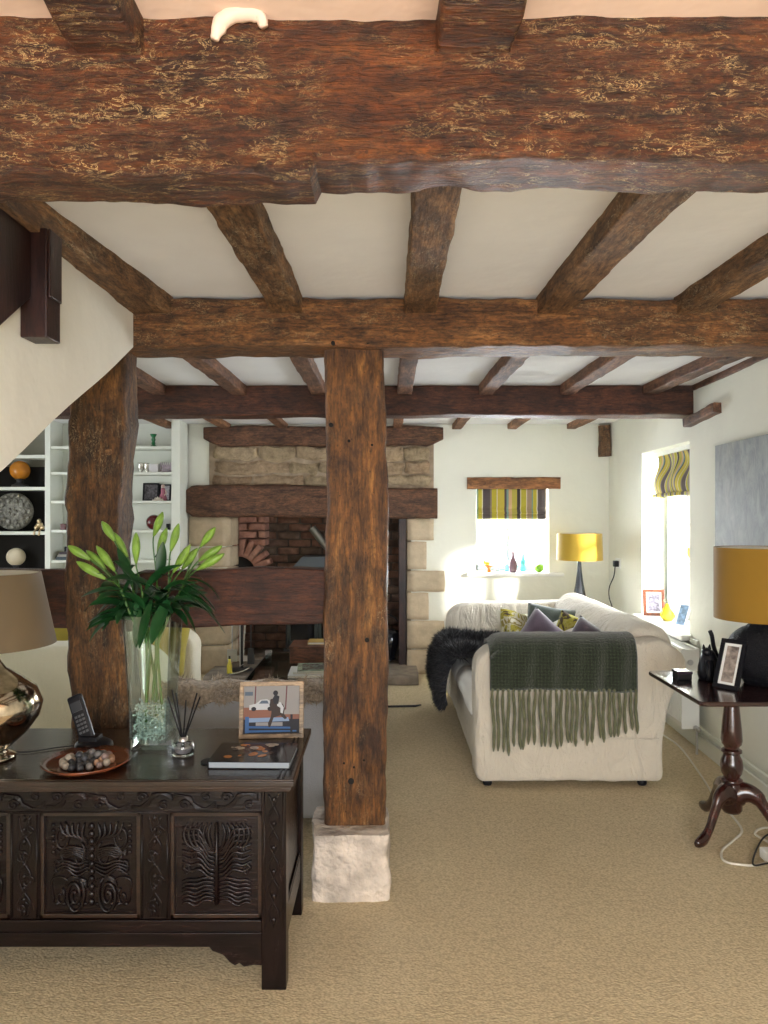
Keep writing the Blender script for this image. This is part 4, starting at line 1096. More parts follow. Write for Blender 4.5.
for label, top, buds, root, neck in lil:
    T = V3(*top); R0 = V3(*root); NK = V3(neck[0], neck[1], (top[2]+root[2])/2)
    t = thing('lily_stem', label, 'lily', tuple(R0), 'lilies in the glass vase')
    mb = MB(); path = catmull([R0, NK, V3((neck[0]+top[0])/2, 620, top[2]*.7), T], 8); mb.tube(path, .005, 8)
    for (a, b, dyy) in buds:
        A = V3(a[0], a[1], dyy); B = V3(b[0], b[1], dyy); d = (B-A).normalized()
        mb.tube(bez(T, T.lerp(A, .4)+Vector((0,0,.015)), A-d*.03, A, 8), .0026, 6)
    mb.build('stem', m_stem, t, smooth=True)
    for (a, b, dyy) in buds:
        mb = MB(); A = V3(a[0], a[1], dyy); B = V3(b[0], b[1], dyy); bud(mb, A-(B-A)*.05, B+(B-A)*.10, .0145); mb.build('bud', m_bud, t, smooth=True)
    for k in range(14):
        s = 1-(.03+.40*k/14)*1.0; i = int(s*(len(path)-1)); p = path[i]
        a = rnd.random()*2*PI; side = (top[0]-153)/40
        if p.z < VT-.02: d = Vector((cos(a)*.25, sin(a)*.25, .9)); L = rnd.uniform(.07,.11); w_ = .018
        else: d = Vector((cos(a)*.9+side*.8, sin(a)*.55-.1, rnd.uniform(.15,.9))); L = rnd.uniform(.11,.18); w_ = rnd.uniform(.028,.048)
        mb = MB(); leaf(mb, p, d, L, w_, rnd.uniform(.5,1.6), rnd.uniform(-.6,.6)); mb.build('leaf', m_leaf, t, smooth=True)
    for (a, b, dyy) in buds[:2]:
        A = V3(a[0], a[1], dyy); q = T.lerp(A, .55)
        an = rnd.random()*2*PI; mb = MB(); leaf(mb, q, (cos(an)+side, sin(an)*.5, .5), rnd.uniform(.06,.09), .012, 1.2, .3); mb.build('leaf', m_leaf, t, smooth=True)
# a few large drooping leaves that shape the outline
roots = [o for o in bpy.data.objects if o.name.startswith('lily_stem')]
big = [(5,(172,585,-.06),(.75,-.15,-.35),.20,.040,.6),(0,(122,590,-.06),(-1,-.1,.15),.11,.030,.6),(4,(170,598,-.07),(-.25,-.3,-.6),.13,.042,.5),
       (5,(185,580,.0),(1,0,.25),.12,.024,1.6),(4,(165,590,-.08),(.6,-.2,.5),.12,.032,1.2),(2,(140,588,-.07),(-.5,-.1,.8),.10,.034,.5),
       (0,(126,600,-.05),(-.5,-.2,-.6),.10,.032,.3),(3,(152,600,-.09),(-.2,-.15,-.9),.13,.036,.1),(2,(146,590,-.08),(.4,-.1,.6),.13,.036,1.0),
       (5,(178,600,-.05),(.5,-.2,-.75),.10,.032,.1),(1,(131,585,-.03),(-.3,.1,.9),.11,.03,.4),(4,(174,582,-.07),(.8,-.2,-.1),.15,.036,.9),
       (3,(150,588,-.08),(-.6,-.1,.5),.12,.036,1.0),(3,(160,578,-.04),(.1,-.1,1),.10,.03,.3),(2,(141,610,-.07),(-.1,-.1,-1),.10,.034,0)]
for i, p, d, L, w_, dr in big:
    mb = MB(); leaf(mb, V3(*p), d, L*1.3, w_*1.25, dr, .35); mb.build('leaf', m_leaf, roots[i], smooth=True)

# ---- reed diffuser
X, Y = (183-385)*2.55/740, 2.55
t = thing('reed_diffuser', 'small glass reed diffuser bottle with black sticks beside the vase', 'diffuser', (X, Y, LZ))
mb = MB(); mb.lathe([(.034,0),(.038,.003),(.038,.035),(.034,.042),(.016,.046),(.014,.05),(.012,.05),(.030,.038),(.034,.033),(.034,.008),(.001,.006)], (X,Y,LZ), 32, cap=False); mb.build('bottle', m_vg, t, smooth=True)
mb = MB(); mb.lathe([(.032,.009),(.032,.024)], (X,Y,LZ), 24); mb.build('oil', plain('diffuser_oil', (.20,.18,.22), .1), t, smooth=True, angle=.6)
mb = MB(); mb.lathe([(.016,.047),(.0165,.062),(.011,.062),(.011,.048)], (X,Y,LZ), 24, cap=False); mb.build('collar', m_steel, t, smooth=True)
for (qx, qy) in ((168,697),(172,690),(176,693),(200,697),(197,693),(186,700)):
    e = at(qx, qy, 2.55+(qx % 5-2)*.012); mb = MB(); b0 = Vector((X-(qx-183)*.0006, Y, LZ+.012)); mb.tube([b0, e], .0028, 6); mb.build('reed', m_black, t)

# ---- photo in light oak frame
def paint(parent, M, y, w, h, x0, z0, shapes):
    mb = MB(); mats = []
    for i, (pts, m_) in enumerate(shapes):
        if m_ not in mats: mats.append(m_)
        mb.mi = mats.index(m_); yy = y - .00025*i
        vs = [M @ Vector((x0+p[0]*w, yy, z0+p[1]*h)) for p in pts]; mb.add(vs, [tuple(range(len(vs)))])
    return mb.build('print', mats, parent)
c_ = lambda n, c: plain('print_'+n, c, .25)
K_ = .6
c_ = lambda n, c: plain('print_'+n, tuple(q*K_ for q in c), .7)
pk = dict(g=c_('grey', (.40,.38,.37)), dg=c_('dark', (.02,.02,.03)), w=c_('white', (.72,.74,.78)), r=c_('redearth', (.34,.14,.09)), b=c_('blue', (.05,.16,.42)), lb=c_('lightblue', (.32,.45,.68)), br=c_('horse', (.05,.03,.025)), gr=c_('green', (.05,.09,.05)), mr=c_('maroon', (.18,.04,.05)), bl=c_('glassblue', (.13,.18,.25)))
X, Y = (271-385)*2.73/740, 2.73
t, M = pic('photo_frame', X, Y, LZ, .238, .205, wd_light, pk['g'], 'light oak photo frame with a horse and rider picture on the chest', 'photo frame', tilt=.16, yaw=.06, border=.016)
E = lambda cx, cz, rx, rz, n=14: [(cx+rx*cos(2*PI*k/n), cz+rz*sin(2*PI*k/n)) for k in range(n)]
shp = [([(0,0),(1,0),(1,.30),(0,.30)], pk['dg']), ([(0,.30),(1,.30),(1,.55),(0,.55)], pk['r']), ([(.70,.40),(1,.40),(1,1),(.70,1)], pk['g']),
 ([(0,.55),(1,.55),(1,1),(0,1)], pk['g']), ([(.02,.80),(.16,.80),(.16,.88),(.02,.88)], pk['bl']), ([(.19,.6),(.21,.6),(.22,1),(.20,1)], pk['mr']), ([(.74,.5),(.76,.5),(.78,1),(.76,1)], pk['mr']),
 ([(.10,.50),(.52,.50),(.56,.60),(.50,.66),(.42,.72),(.30,.71),(.22,.63),(.10,.60)], pk['w']), ([(.27,.63),(.45,.63),(.42,.695),(.32,.695)], pk['bl']), (E(.18,.52,.045,.045), pk['dg']), (E(.47,.52,.045,.045), pk['dg']),
 ([(.05,.24),(.82,.26),(.80,.34),(.08,.33)], pk['lb']), ([(.05,.12),(.84,.10),(.84,.14),(.05,.17)], pk['b']), ([(.03,.02),(.10,.02),(.10,.36),(.03,.36)], pk['b']), ([(.22,.17),(.70,.16),(.70,.24),(.22,.24)], pk['g']), ([(.05,.03),(.95,.04),(.95,.07),(.05,.08)], pk['b']),
 ([(.45,.14),(.48,.14),(.54,.34),(.66,.38),(.74,.30),(.78,.32),(.72,.42),(.74,.52),(.70,.62),(.60,.66),(.54,.74),(.48,.72),(.46,.60),(.50,.46),(.49,.36),(.44,.22)], pk['br']),
 ([(.60,.64),(.66,.66),(.72,.54),(.70,.42),(.66,.44),(.66,.54),(.60,.58)], pk['w']), ([(.54,.62),(.62,.62),(.64,.78),(.56,.82),(.52,.74)], pk['dg']), (E(.57,.85,.045,.055), pk['dg']), ([(.84,.0),(.88,.0),(.88,.40),(.84,.40)], pk['dg'])]
for ch_ in list(t.children):
    if ch_.name.startswith('print'): bpy.data.objects.remove(ch_)
paint(t, M, .009, .238-.032, .205-.032, -.103, .016, shp)
mb = MB(); mb.box(-.105, .105, .010, .013, .014, .19, M); mb.build('backing', m_black, t)

# ---- cookery book
t = thing('book', 'dark glossy hardback with food on its cover lying at the right end of the chest', 'book', (-.45, 2.50, LZ))
M = Matrix.Translation((-.44, 2.50, LZ)) @ Matrix.Rotation(-.02, 4, 'Z')
mb = MB(); mb.box(-.135, .135, -.10, .10, 0, .003, M); mb.box(-.135, .135, -.10, .10, .021, .024, M); mb.box(-.135, -.132, -.10, .10, 0, .024, M); mb.build('cover', plain('black_gloss_cover', (.015,.016,.022), .12, var=.4, vscale=30), t, bevel=.001)
mb = MB(); mb.box(-.131, .130, -.096, .096, .003, .021, M); mb.build('pages', plain('page_block', (.30,.34,.38), .6), t)
mb = MB()
cm = [plain('cover_orange', (.50,.20,.06), .2, var=.3, vscale=90), plain('cover_cream', (.45,.40,.33), .2, var=.3, vscale=90), plain('cover_brown', (.12,.07,.05), .2)]
rr = random.Random(5)
for k in range(26):
    mb.mi = k % 3; cx_, cy_ = rr.uniform(-.09,.06), rr.uniform(-.06,.08); a_ = rr.uniform(.008,.02); b_ = a_*rr.uniform(.5,1)
    if k % 3 == 1: cy_ = rr.uniform(.03,.085); a_ *= .7
    th = rr.random()*3; vs = []
    for j in range(12):
        u, v = a_*cos(j*PI/6)*(1+.15*rr.random()), b_*sin(j*PI/6)
        vs.append(M @ Vector((cx_+u*cos(th)-v*sin(th), cy_+u*sin(th)+v*cos(th), .0242+.00004*k)))
    mb.add(vs, [tuple(range(12))])
mb.build('cover_print', cm, t)
mb = MB(); mb.lathe([(.030,0),(.030,.004)], (-.575, 2.47, LZ), 24); o = mb.build('coaster', m_black, None); tag(o, 'thin dark round coaster peeping out under the left corner of the food book', 'coaster')
o.location.x = -.01

# ================================================================ SOFAS
def roundpoly(pts, r=.05, k=5):
    out = []
    n = len(pts)
    for i in range(n):
        a, b, c = Vector(pts[i-1]), Vector(pts[i]), Vector(pts[(i+1) % n])
        u, w = (a-b), (c-b); rr_ = min(r, u.length*.45, w.length*.45)
        p, q = b+u.normalized()*rr_, b+w.normalized()*rr_
        for j in range(k+1):
            t_ = j/k; out.append(p*(1-t_)**2 + b*2*t_*(1-t_) + q*t_*t_)
    return out
def resample(pts, d):
    out = []; n = len(pts)
    for i in range(n):
        a, b = pts[i], pts[(i+1) % n]; L = (b-a).length; m = max(1, int(L/d))
        for j in range(m): out.append(a.lerp(b, j/m))
    return out
def soft(mb, outline, T, y0, y1, edge=.04, amp=.006, nl=9):
    """outline: 2D (depth, z) polygon; extruded sideways from y0 to y1 with soft rounded rims. T maps local(x,y,z) to world"""
    pts = resample([Vector(p) for p in outline], .03); n = len(pts)
    cen = sum(pts, Vector((0,0)))/n
    nor = []
    for i in range(n):
        d = pts[(i+1) % n]-pts[i-1]; nn_ = Vector((d.y, -d.x)); nn_.normalize(); nor.append(nn_)
    A = sum(pts[i].x*pts[(i+1) % n].y - pts[(i+1) % n].x*pts[i].y for i in range(n))
    sg = 1 if A > 0 else -1
    rows = []
    ks = [(0, edge), (edge*.13, edge*.5), (edge*.45, edge*.15), (edge, 0)]
    m = max(1, int((y1-y0-2*edge)/.05))
    seq = [(y0+a, b) for a, b in ks] + [(y0+edge+(y1-y0-2*edge)*j/m, 0) for j in range(1, m)] + [(y1-a, b) for a, b in reversed(ks)]
    vs = []
    for (y, ins) in seq:
        for p, nn_ in zip(pts, nor):
            q = p - nn_*sg*ins; w_ = T(q.x, y, q.y)
            vs.append(w_ + noise.noise_vector(w_*4)*amp + noise.noise_vector(Vector((w_.x*14, w_.y*14, w_.z*5)))*amp*.5)
    fs = []
    for r_ in range(len(seq)-1):
        for i in range(n):
            j = (i+1) % n; fs.append((r_*n+i, r_*n+j, (r_+1)*n+j, (r_+1)*n+i))
    b = len(vs)
    c0 = T(cen.x, y0-.004, cen.y); c1 = T(cen.x, y1+.004, cen.y)
    # caps: concentric rings toward the centre
    def cap(r_, c, flip):
        prev = [r_*n+i for i in range(n)]
        for s_ in (.85, .6, .3):
            cur = []
            for i in range(n):
                w_ = c + (Vector(vs[r_*n+i])-c)*s_; w_ = w_ + noise.noise_vector(w_*5)*amp*.8
                cur.append(len(vs)); vs.append(w_)
            for i in range(n):
                j = (i+1) % n; q = (prev[i], prev[j], cur[j], cur[i]); fs.append(q[::-1] if flip else q)
            prev = cur
        vs.append(c); k_ = len(vs)-1
        for i in range(n):
            j = (i+1) % n; fs.append((prev[i], prev[j], k_))
    cap(0, c0, False); cap(len(seq)-1, c1, True)
    mb.add(vs, fs)

def make_sofa(t, ox, oy, s, L, fab, seat, nc=2):
    T = lambda x, y, z: Vector((ox+s*x, oy+y, z))
    arm = roundpoly([(0,.035),(0,.50),(.0,.70),(.09,.775),(.30,.795),(.85,.80),(1.04,.815),(1.15,.74),(1.155,.62),(1.06,.47),(1.03,.25),(1.03,.035)], .05)
    for y0 in (0, L-.22):
        mb = MB(); soft(mb, arm, T, y0, y0+.22, .035, .010); mb.build('arm', fab, t, smooth=True)
    back = roundpoly([(.80,.035),(.78,.5),(.86,.80),(.96,.885),(1.10,.86),(1.16,.74),(1.14,.6),(1.06,.45),(1.03,.2),(1.03,.035)], .09)
    mb = MB(); soft(mb, back, T, .16, L-.16, .05, .008); mb.build('back', fab, t, smooth=True)
    base = roundpoly([(.02,.035),(.02,.30),(.06,.33),(.80,.33),(.80,.035)], .04)
    mb = MB(); soft(mb, base, T, .18, L-.18, .02, .006); mb.build('base', fab, t, smooth=True)
    h = (L-.44)/nc
    cush = roundpoly([(-.005,.33),(-.02,.40),(.02,.475),(.4,.49),(.76,.475),(.79,.34)], .06)
    for k in range(nc):
        mb = MB(); soft(mb, cush, T, .215+k*h, .215+(k+1)*h-.005, .04, .006); mb.build('seat_cushion', seat, t, smooth=True)
    bc = roundpoly([(.60,.48),(.66,.70),(.75,.76),(.85,.75),(.84,.50)], .07)
    for k in range(nc):
        mb = MB(); soft(mb, bc, T, .23+k*h, .21+(k+1)*h-.01, .05, .010); mb.build('back_cushion', seat, t, smooth=True)
    for y in (.07, L-.07):
        for x in (.07, .93):
            mb = MB(); w_ = T(x, y, 0); mb.lathe([(.022,0),(.026,.01),(.026,.04)], w_, 14); mb.build('foot', m_black, t, smooth=True)
    # stitched seams on the outer face of the near arm
    for y, d in ((-.006, -1),):
        mb = MB()
        def edge_pts(zz, xs): return [T(x, y, zz) for x in xs]
        mb.tube([T(x, -.001, .285+.010*sin(x*5)) for x in [.03+.97*i/20 for i in range(21)]], .0042, 6)
        mb.tube([T(.055, .002, .05), T(.052, .001, .25), T(.07, .0, .45), T(.10, .006, .62)], .0026, 6)
        mb.tube([T(.985, .0, .05), T(.985, .0, .30)], .0026, 6)
        mb.build('piping', fab, t, smooth=True)
SX, SY, SL_ = .50, 4.05, 2.08
t = thing('sofa', 'cream slipcovered sofa standing along the right wall under the window', 'sofa', (SX+.5, SY+1, 0))
make_sofa(t, SX, SY, 1, SL_, m_cream, m_creamseat)
LX = -1.20; LY = 3.95
t = thing('armchair', 'ivory slipcovered armchair seen through the timber frame behind the left post', 'armchair', (LX-.5, LY+.45, 0))
make_sofa(t, LX, LY, -1, .92, m_lcream, m_lcream, 1)

# ---- pillows
def pillow(name, label, c, w, h, d, mat, rz=0, rx=0, ry=0, group='cushions on the right sofa'):
    M = Matrix.Translation(c) @ Matrix.Rotation(rz, 4, 'Z') @ Matrix.Rotation(rx, 4, 'X') @ Matrix.Rotation(ry, 4, 'Y')
    mb = MB(); n = 18
    for sg in (-1, 1):
        def fn(u, v):
            a, b = u*2-1, v*2-1
            e = max(0, (1-a**4)*(1-b**4))**.55
            pin = 1 - .07*(1-abs(a))*(abs(b)**3) ; pin2 = 1 - .07*(1-abs(b))*(abs(a)**3)
            q = M @ Vector((a*w/2*pin2, sg*d/2*e, b*h/2*pin))
            return q + noise.noise_vector(q*9)*.006*(1 if e > 0 else 0)
        mb.grid(fn, n, n)
    o = mb.build(name, mat, None, smooth=True)
    bm = bmesh.new(); bm.from_mesh(o.data); bmesh.ops.remove_doubles(bm, verts=bm.verts, dist=.0008); bmesh.ops.recalc_face_normals(bm, faces=bm.faces); bm.to_mesh(o.data); bm.free()
    for p in o.data.polygons: p.use_smooth = True
    return tag(o, label, 'cushion', group)
mfl, nt, b = newmat('patterned_pillow_print')
v = coords(nt); nn1 = noiset(nt, v, 9, 4, .6, 1); b.inputs['Roughness'].default_value = .9
nt.links.new(ramp(nt, nn1, [(.30,(.10,.07,.03)),(.40,(.42,.36,.05)),(.48,(.62,.58,.42)),(.56,(.30,.24,.06)),(.64,(.70,.66,.52))], 'CONSTANT'), b.inputs['Base Color'])
msc, nt, b = newmat('mustard_print'); v = coords(nt); nn1 = noiset(nt, v, 16, 4, .6, 1); b.inputs['Roughness'].default_value = .9
nt.links.new(ramp(nt, nn1, [(.35,(.07,.05,.03)),(.46,(.40,.36,.05)),(.55,(.50,.45,.12)),(.64,(.16,.11,.05))], 'CONSTANT'), b.inputs['Base Color'])
pillow('cushion', 'cream and yellow patterned cushion leaning at the far left of the cushions', (1.00, 5.42, .62), .36, .36, .13, mfl, rz=.5, rx=-.45, ry=.30)
pillow('cushion', 'slate green cushion standing at the back behind the mauve one', (1.22, 5.34, .65), .42, .38, .14, m_grn_pillow, rz=-.25, rx=-.3, ry=.12)
pillow('cushion', 'mauve velvet cushion with its corner pointing up in the middle of the sofa', (1.03, 4.86, .645), .36, .36, .14, m_velvet, rz=.15, rx=-.25, ry=.72)
pillow('cushion', 'mustard and brown print cushion between the mauve and plum cushions', (1.28, 4.95, .655), .34, .32, .13, msc, rz=-.35, rx=-.35, ry=.35)
pillow('cushion', 'plum velvet cushion rightmost of those on the sofa', (1.29, 4.66, .645), .34, .32, .14, m_velvet2, rz=-.45, rx=-.3, ry=.5)
pillow('cushion', 'mustard cushion showing between the lampshade and the left post', (-1.84, 4.42, .80), .34, .34, .14, m_mustcush, rz=.1, rx=-.2, ry=.1, group='mustard cushions on the ivory armchair')
pillow('cushion', 'olive mustard cushion seen just right of the lilies under the rail', (-1.36, 4.50, .70), .34, .34, .14, m_mustcush, rz=-.15, rx=-.25, ry=.05, group='mustard cushions on the ivory armchair')

# ---- fleeces
def fleece(name, label, fn, nu, nv, mat, tufts, L, spread=.5, droop=.5, w=.004, seed=1):
    rr = random.Random(seed)
    mb = MB(); mb.grid(fn, nu, nv)
    for k in range(tufts):
        u, v = rr.uniform(0,1), rr.uniform(0,1)
        p = fn(u, v); e = .01
        n_ = (fn(min(1,u+e), v)-fn(max(0,u-e), v)).cross(fn(u, min(1,v+e))-fn(u, max(0,v-e)))
        if n_.length < 1e-9: continue
        n_.normalize()
        if fn.flip: n_ = -n_
        cl = noise.noise_vector(p*18)
        d = (n_ + cl*spread*1.4 + Vector((rr.uniform(-1,1), rr.uniform(-1,1), rr.uniform(-1,1)))*spread*.6 - Vector((0,0,droop))).normalized()
        l_ = L*rr.uniform(.6,1.15); s_ = d.orthogonal().normalized()*w
        s_ = Matrix.Rotation(rr.random()*6.28, 3, d) @ s_
        q = p + d*l_*.55; d2 = (d + cl*.5 - Vector((0,0,droop*.7))).normalized(); r_ = q + d2*l_*.5
        mb.add([p-s_, p+s_, q+s_*.7, q-s_*.7, r_], [(0,1,2,3),(3,2,4)])
    return tag(mb.build(name, mat, None, smooth=True), label, 'sheepskin')
pf = [Vector(q) for q in catmull([(1.02,0,.515),(.80,0,.52),(.56,0,.54),(.46,0,.52),(.415,0,.43),(.405,0,.32),(.42,0,.22)], 6)]
def f1(u, v):
    i = u*(len(pf)-1); a = pf[int(i)]; b_ = pf[min(len(pf)-1, int(i)+1)]; p = a.lerp(b_, i-int(i))
    wd = 1.08 - .22*max(0,(u-.72)/.28)**1.5 - .10*abs(sin(u*9))*.4
    y = 5.36 + (v-.5)*.92*wd
    z = p.z + (.020*sin(v*12)+.02)*(1 if u < .5 else .3)
    return Vector((p.x - .012*sin(v*9), y, z))
f1.flip = True
o = fleece('sheepskin', 'shaggy black sheepskin spilling over the front of the sofa seat', f1, 30, 24, m_furd, 26000, .085, .75, .35, .0038, 2)
# ---- low chair behind the chest with brown fleece
t = thing('armchair', 'low grey linen chair with its back to the chest, behind the open frame', 'armchair', (-.62, 3.9, 0))
Tc = lambda x, y, z: Vector((-1.0+y*1.0, 3.50+x, z))
bk = roundpoly([(.0,.05),(.0,.5),(.02,.66),(.10,.685),(.17,.64),(.18,.3),(.18,.05)], .05)
mb = MB(); soft(mb, bk, Tc, 0, .78, .04, .005); mb.build('back', m_chairf, t, smooth=True)
st = roundpoly([(.15,.10),(.15,.40),(.75,.41),(.78,.36),(.78,.10)], .05)
mb = MB(); soft(mb, st, Tc, .02, .76, .04, .005); mb.build('seat', m_chairf, t, smooth=True)
for x in (-.96, -.26):
    for y in (3.54, 4.22):
        mb = MB(); mb.lathe([(.018,0),(.024,.06),(.026,.11)], (x, y, 0), 12); mb.build('leg', m_black, t, smooth=True)
def f2(u, v):
    a = -.85 + u*2.9   # angle round the top of the back
    r_ = .098
    x = -.655 + (v-.5)*.80
    if u < .35: y = 3.485; z = .615 + (u/.35)*.045 - .012*sin(v*11)
    else:
        b_ = (u-.35)/.65*PI; y = 3.59 - .105*cos(b_); z = .66 + .035*sin(b_) - .06*max(0, (u-.8)/.2)
    return Vector((x, y, z+.006*sin(v*23)))
f2.flip = False
fleece('sheepskin', 'curly brown sheepskin lying over the top of the grey chair back', f2, 24, 40, m_furb, 20000, .042, 1.3, .1, .0028, 4)

# ---- green throw
pth = [Vector(q) for q in catmull([(0,4.32,.60),(0,4.30,.74),(0,4.26,.815),(0,4.16,.835),(0,4.07,.82),(0,4.025,.75),(0,4.018,.64),(0,4.018,.545)], 7)]
TX0, TX1 = .572, 1.372
def f3(u, v):
    i = v*(len(pth)-1); a = pth[int(i)]; b_ = pth[min(len(pth)-1, int(i)+1)]; p = a.lerp(b_, i-int(i))
    x = TX0 + (TX1-TX0)*u + .010*v*(1 if u < .5 else -1)*0
    dy = .006*sin(u*26)*max(0, v-.5)*2 ; z = p.z + .008*sin(u*5)*(v > .9) - (.028*(u < .05)*(1-u/.05) if .25 < v < .75 else 0)
    z += -.02*(1-min(1, u*8))*(1 if v < .7 else .0)
    return Vector((x, p.y+dy-.004*sin(u*40+v*5), z))
mb = MB(); mb.grid(f3, 70, 48)
th = mb.build('throw', m_throw, None, smooth=True, solid=.012); tag(th, 'dark green fringed throw folded over the near arm of the cream sofa', 'throw')
th['_o'] = [0,0,0]
rr = random.Random(11)
NT = 28
for k in range(NT):
    x = TX0+.012 + (TX1-TX0-.024)*k/(NT-1); L = .335*(1-.24*(k/NT)) + rr.uniform(-.02,.02) + (.02 if k in (2,3,5) else 0)
    if k > NT-4: L -= .03
    pts = []; ph = rr.random()*6; lean = rr.uniform(-.008,.008)
    for j in range(13):
        s = j/12; pts.append((x+lean*s+.0035*sin(ph+s*7), 4.016-.006*s+.002*sin(ph*2+s*5), .552-L*s))
    mb = MB(); mb.tube(pts, [.0065+.0032*min(1,j/2) + .0010*sin(j*1.9+ph) for j in range(12)]+[.004], 8)
    mb.ball((x, 4.014, .549), .0095, .009, .010, 8, 6)
    mb.build('tassel', m_tassel, th, smooth=True)
mb = MB()
for k in range(3000):
    u, v = rr.random(), rr.uniform(.3, 1); p = f3(u, v); n_ = Vector((0,-1,.2)) if v > .7 else Vector((0,-.3,1))
    d = (n_.normalized()+Vector((rr.uniform(-1,1), rr.uniform(-.6,.2), rr.uniform(-1,1)))*.9).normalized()*rr.uniform(.009,.018); s_ = d.orthogonal().normalized()*.0007
    mb.add([p-s_, p+s_, p+d], [(0,1,2)])
o = mb.build('nap', m_tassel, th); 

# ================================================================ GLASS COFFEE TABLE AND FIRE THINGS
t = thing('coffee_table', 'low glass topped coffee table with dark metal frame before the fireplace', 'coffee table', (-.5, 5.15, 0))
mb = MB(); mb.box(-.90, -.10, 4.60, 5.72, .425, .437); mb.build('glass_top', m_table_glass, t)
mb = MB()
for a in ((-.92,-.88,4.58,5.74),(-.12,-.08,4.58,5.74),(-.92,-.08,4.58,4.62),(-.92,-.08,5.70,5.74)): mb.box(*a, .395, .423)
for a in ((-.92,-.88,4.58,5.74),(-.12,-.08,4.58,5.74)): mb.box(*a, .0, .02)
mb.build('frame', m_iron, t, bevel=.003)
for x in (-.90, -.10):
    for y in (4.60, 5.72):
        mb = MB(); mb.box(x-.024, x+.024, y-.024, y+.024, .0, .455); mb.build('leg', m_steel, t, bevel=.003)
mb = MB(); mb.box(-.86, -.14, 4.64, 5.68, .12, .135); mb.build('lower_shelf', m_iron, t)
t = thing('wooden_box', 'reddish wooden box standing on the glass coffee table', 'box', (-.46, 5.42, .438))
mb = MB(); mb.box(-.68, -.26, 5.28, 5.56, .438, .545); mb.build('body', wd_box, t, bevel=.004)
mb = MB(); mb.box(-.685, -.255, 5.275, 5.565, .545, .562); mb.build('lid', wd_box, t, bevel=.004)
t = thing('book', 'small book with an ochre cover lying on the wooden box', 'book', (-.45, 5.42, .563))
mb = MB(); mb.box(-.56, -.38, 5.35, 5.49, .5625, .565); mb.box(-.56, -.38, 5.35, 5.49, .579, .582); mb.box(-.56, -.557, 5.35, 5.49, .5625, .582); mb.build('cover', plain('ochre_cover', (.45,.30,.08), .5), t)
mb = MB(); mb.box(-.557, -.383, 5.353, 5.487, .565, .579); mb.build('pages', m_liner, t)
mgm = plain('magazine_print', (.25,.30,.22), .25, var=.7, vscale=25)
for k, (dx_, dy_, a_, w_, h_, th_, lab) in enumerate([(0,0,.05,.44,.30,.016,'large white-edged book lowest of the pile on the coffee table'),(.02,.01,-.04,.40,.27,.014,'second book of the pile on the coffee table'),(.015,.0,.10,.36,.26,.012,'glossy magazine topmost of the pile on the coffee table')]):
    z0 = .4375 + [0,.0165,.031][k]
    M = Matrix.Translation((-.42+dx_, 4.98+dy_, z0)) @ Matrix.Rotation(a_, 4, 'Z')
    t = thing('book', lab, 'book', (-.42+dx_, 4.98+dy_, z0), 'books piled on the coffee table')
    mb = MB(); mb.box(-w_/2, w_/2, -h_/2, h_/2, .001, th_-.002, M); mb.build('pages', m_liner, t)
    mb = MB(); mb.box(-w_/2-.002, w_/2+.002, -h_/2-.002, h_/2+.002, th_-.002, th_, M); mb.box(-w_/2-.002, w_/2+.002, -h_/2-.002, h_/2+.002, 0, .0012, M)
    cv = mb.build('cover', m_white if k < 2 else mgm, t)
    if k == 2:
        mb = MB(); mb.box(-w_/2+.03, w_/2-.03, -h_/2+.03, h_/2-.03, th_, th_+.0006, M); mb.build('cover_print', plain('cover_photo', (.12,.13,.11), .2, var=.8, vscale=35), cv)

# stove in the recess
t = thing('wood_stove', 'black iron stove with glazed doors standing in the brick recess', 'stove', (-.45, 7.45, .1)); stove_ = t
mb = MB(); mb.box(-.98, -.05, 7.30, 7.68, .16, .62); mb.box(-1.0, -.03, 7.28, 7.70, .62, .645); mb.box(-1.0, -.03, 7.28, 7.70, .14, .165); mb.build('body', m_iron, t, bevel=.008)
mb = MB(); mb.hexa([(-.95,7.30,.93),(-.05,7.30,.93),(-.05,7.7,.93),(-.95,7.7,.93),(-.83,7.40,1.07),(-.12,7.40,1.07),(-.12,7.7,1.07),(-.83,7.7,1.07)]); mb.build('hood', plain('slate_grey_steel', (.16,.18,.20), .45, metal=.3), t, bevel=.004)
mb = MB(); mb.box(-.80, -.2, 7.62, 7.69, .64, .94); mb.build('hood_support', m_iron, t)
for x in (-.93, -.10):
    for y in (7.34, 7.64):
        mb = MB(); mb.tube([(x,y,.15),(x+(.02 if x > -.5 else -.02),y,.10)], [.02,.014], 10); mb.build('leg', m_iron, t, smooth=True)
for k in range(3):
    x0 = -.96+.305*k
    mb = MB()
    for a in ((0,.03,0,.36),(.265,.295,0,.36),(0,.295,0,.03),(0,.295,.33,.36)): mb.box(x0+a[0], x0+a[1], 7.278, 7.30, .22+a[2], .22+a[3])
    d_ = mb.build('door', plain('worn_iron', (.05,.06,.055), .4, metal=.4) if k == 0 else bpy.data.materials['worn_iron'], t, bevel=.003)
    mb = MB(); mb.box(x0+.03, x0+.265, 7.288, 7.292, .25, .55); mb.build('pane', plain('stove_glass', (.01,.01,.012), .06) if k == 0 else bpy.data.materials['stove_glass'], d_)
mb = MB(); mb.tube([(-.48,7.5,1.06),(-.62,7.5,1.20),(-.74,7.5,1.36)], .04, 14); mb.tube([(-.5,7.5,1.05),(-.34,7.5,1.15),(-.34,7.5,1.95)], .06, 16); mb.build('flue_pipe', plain('flue_steel', (.22,.21,.18), .35, metal=.7), t, smooth=True, angle=.8)

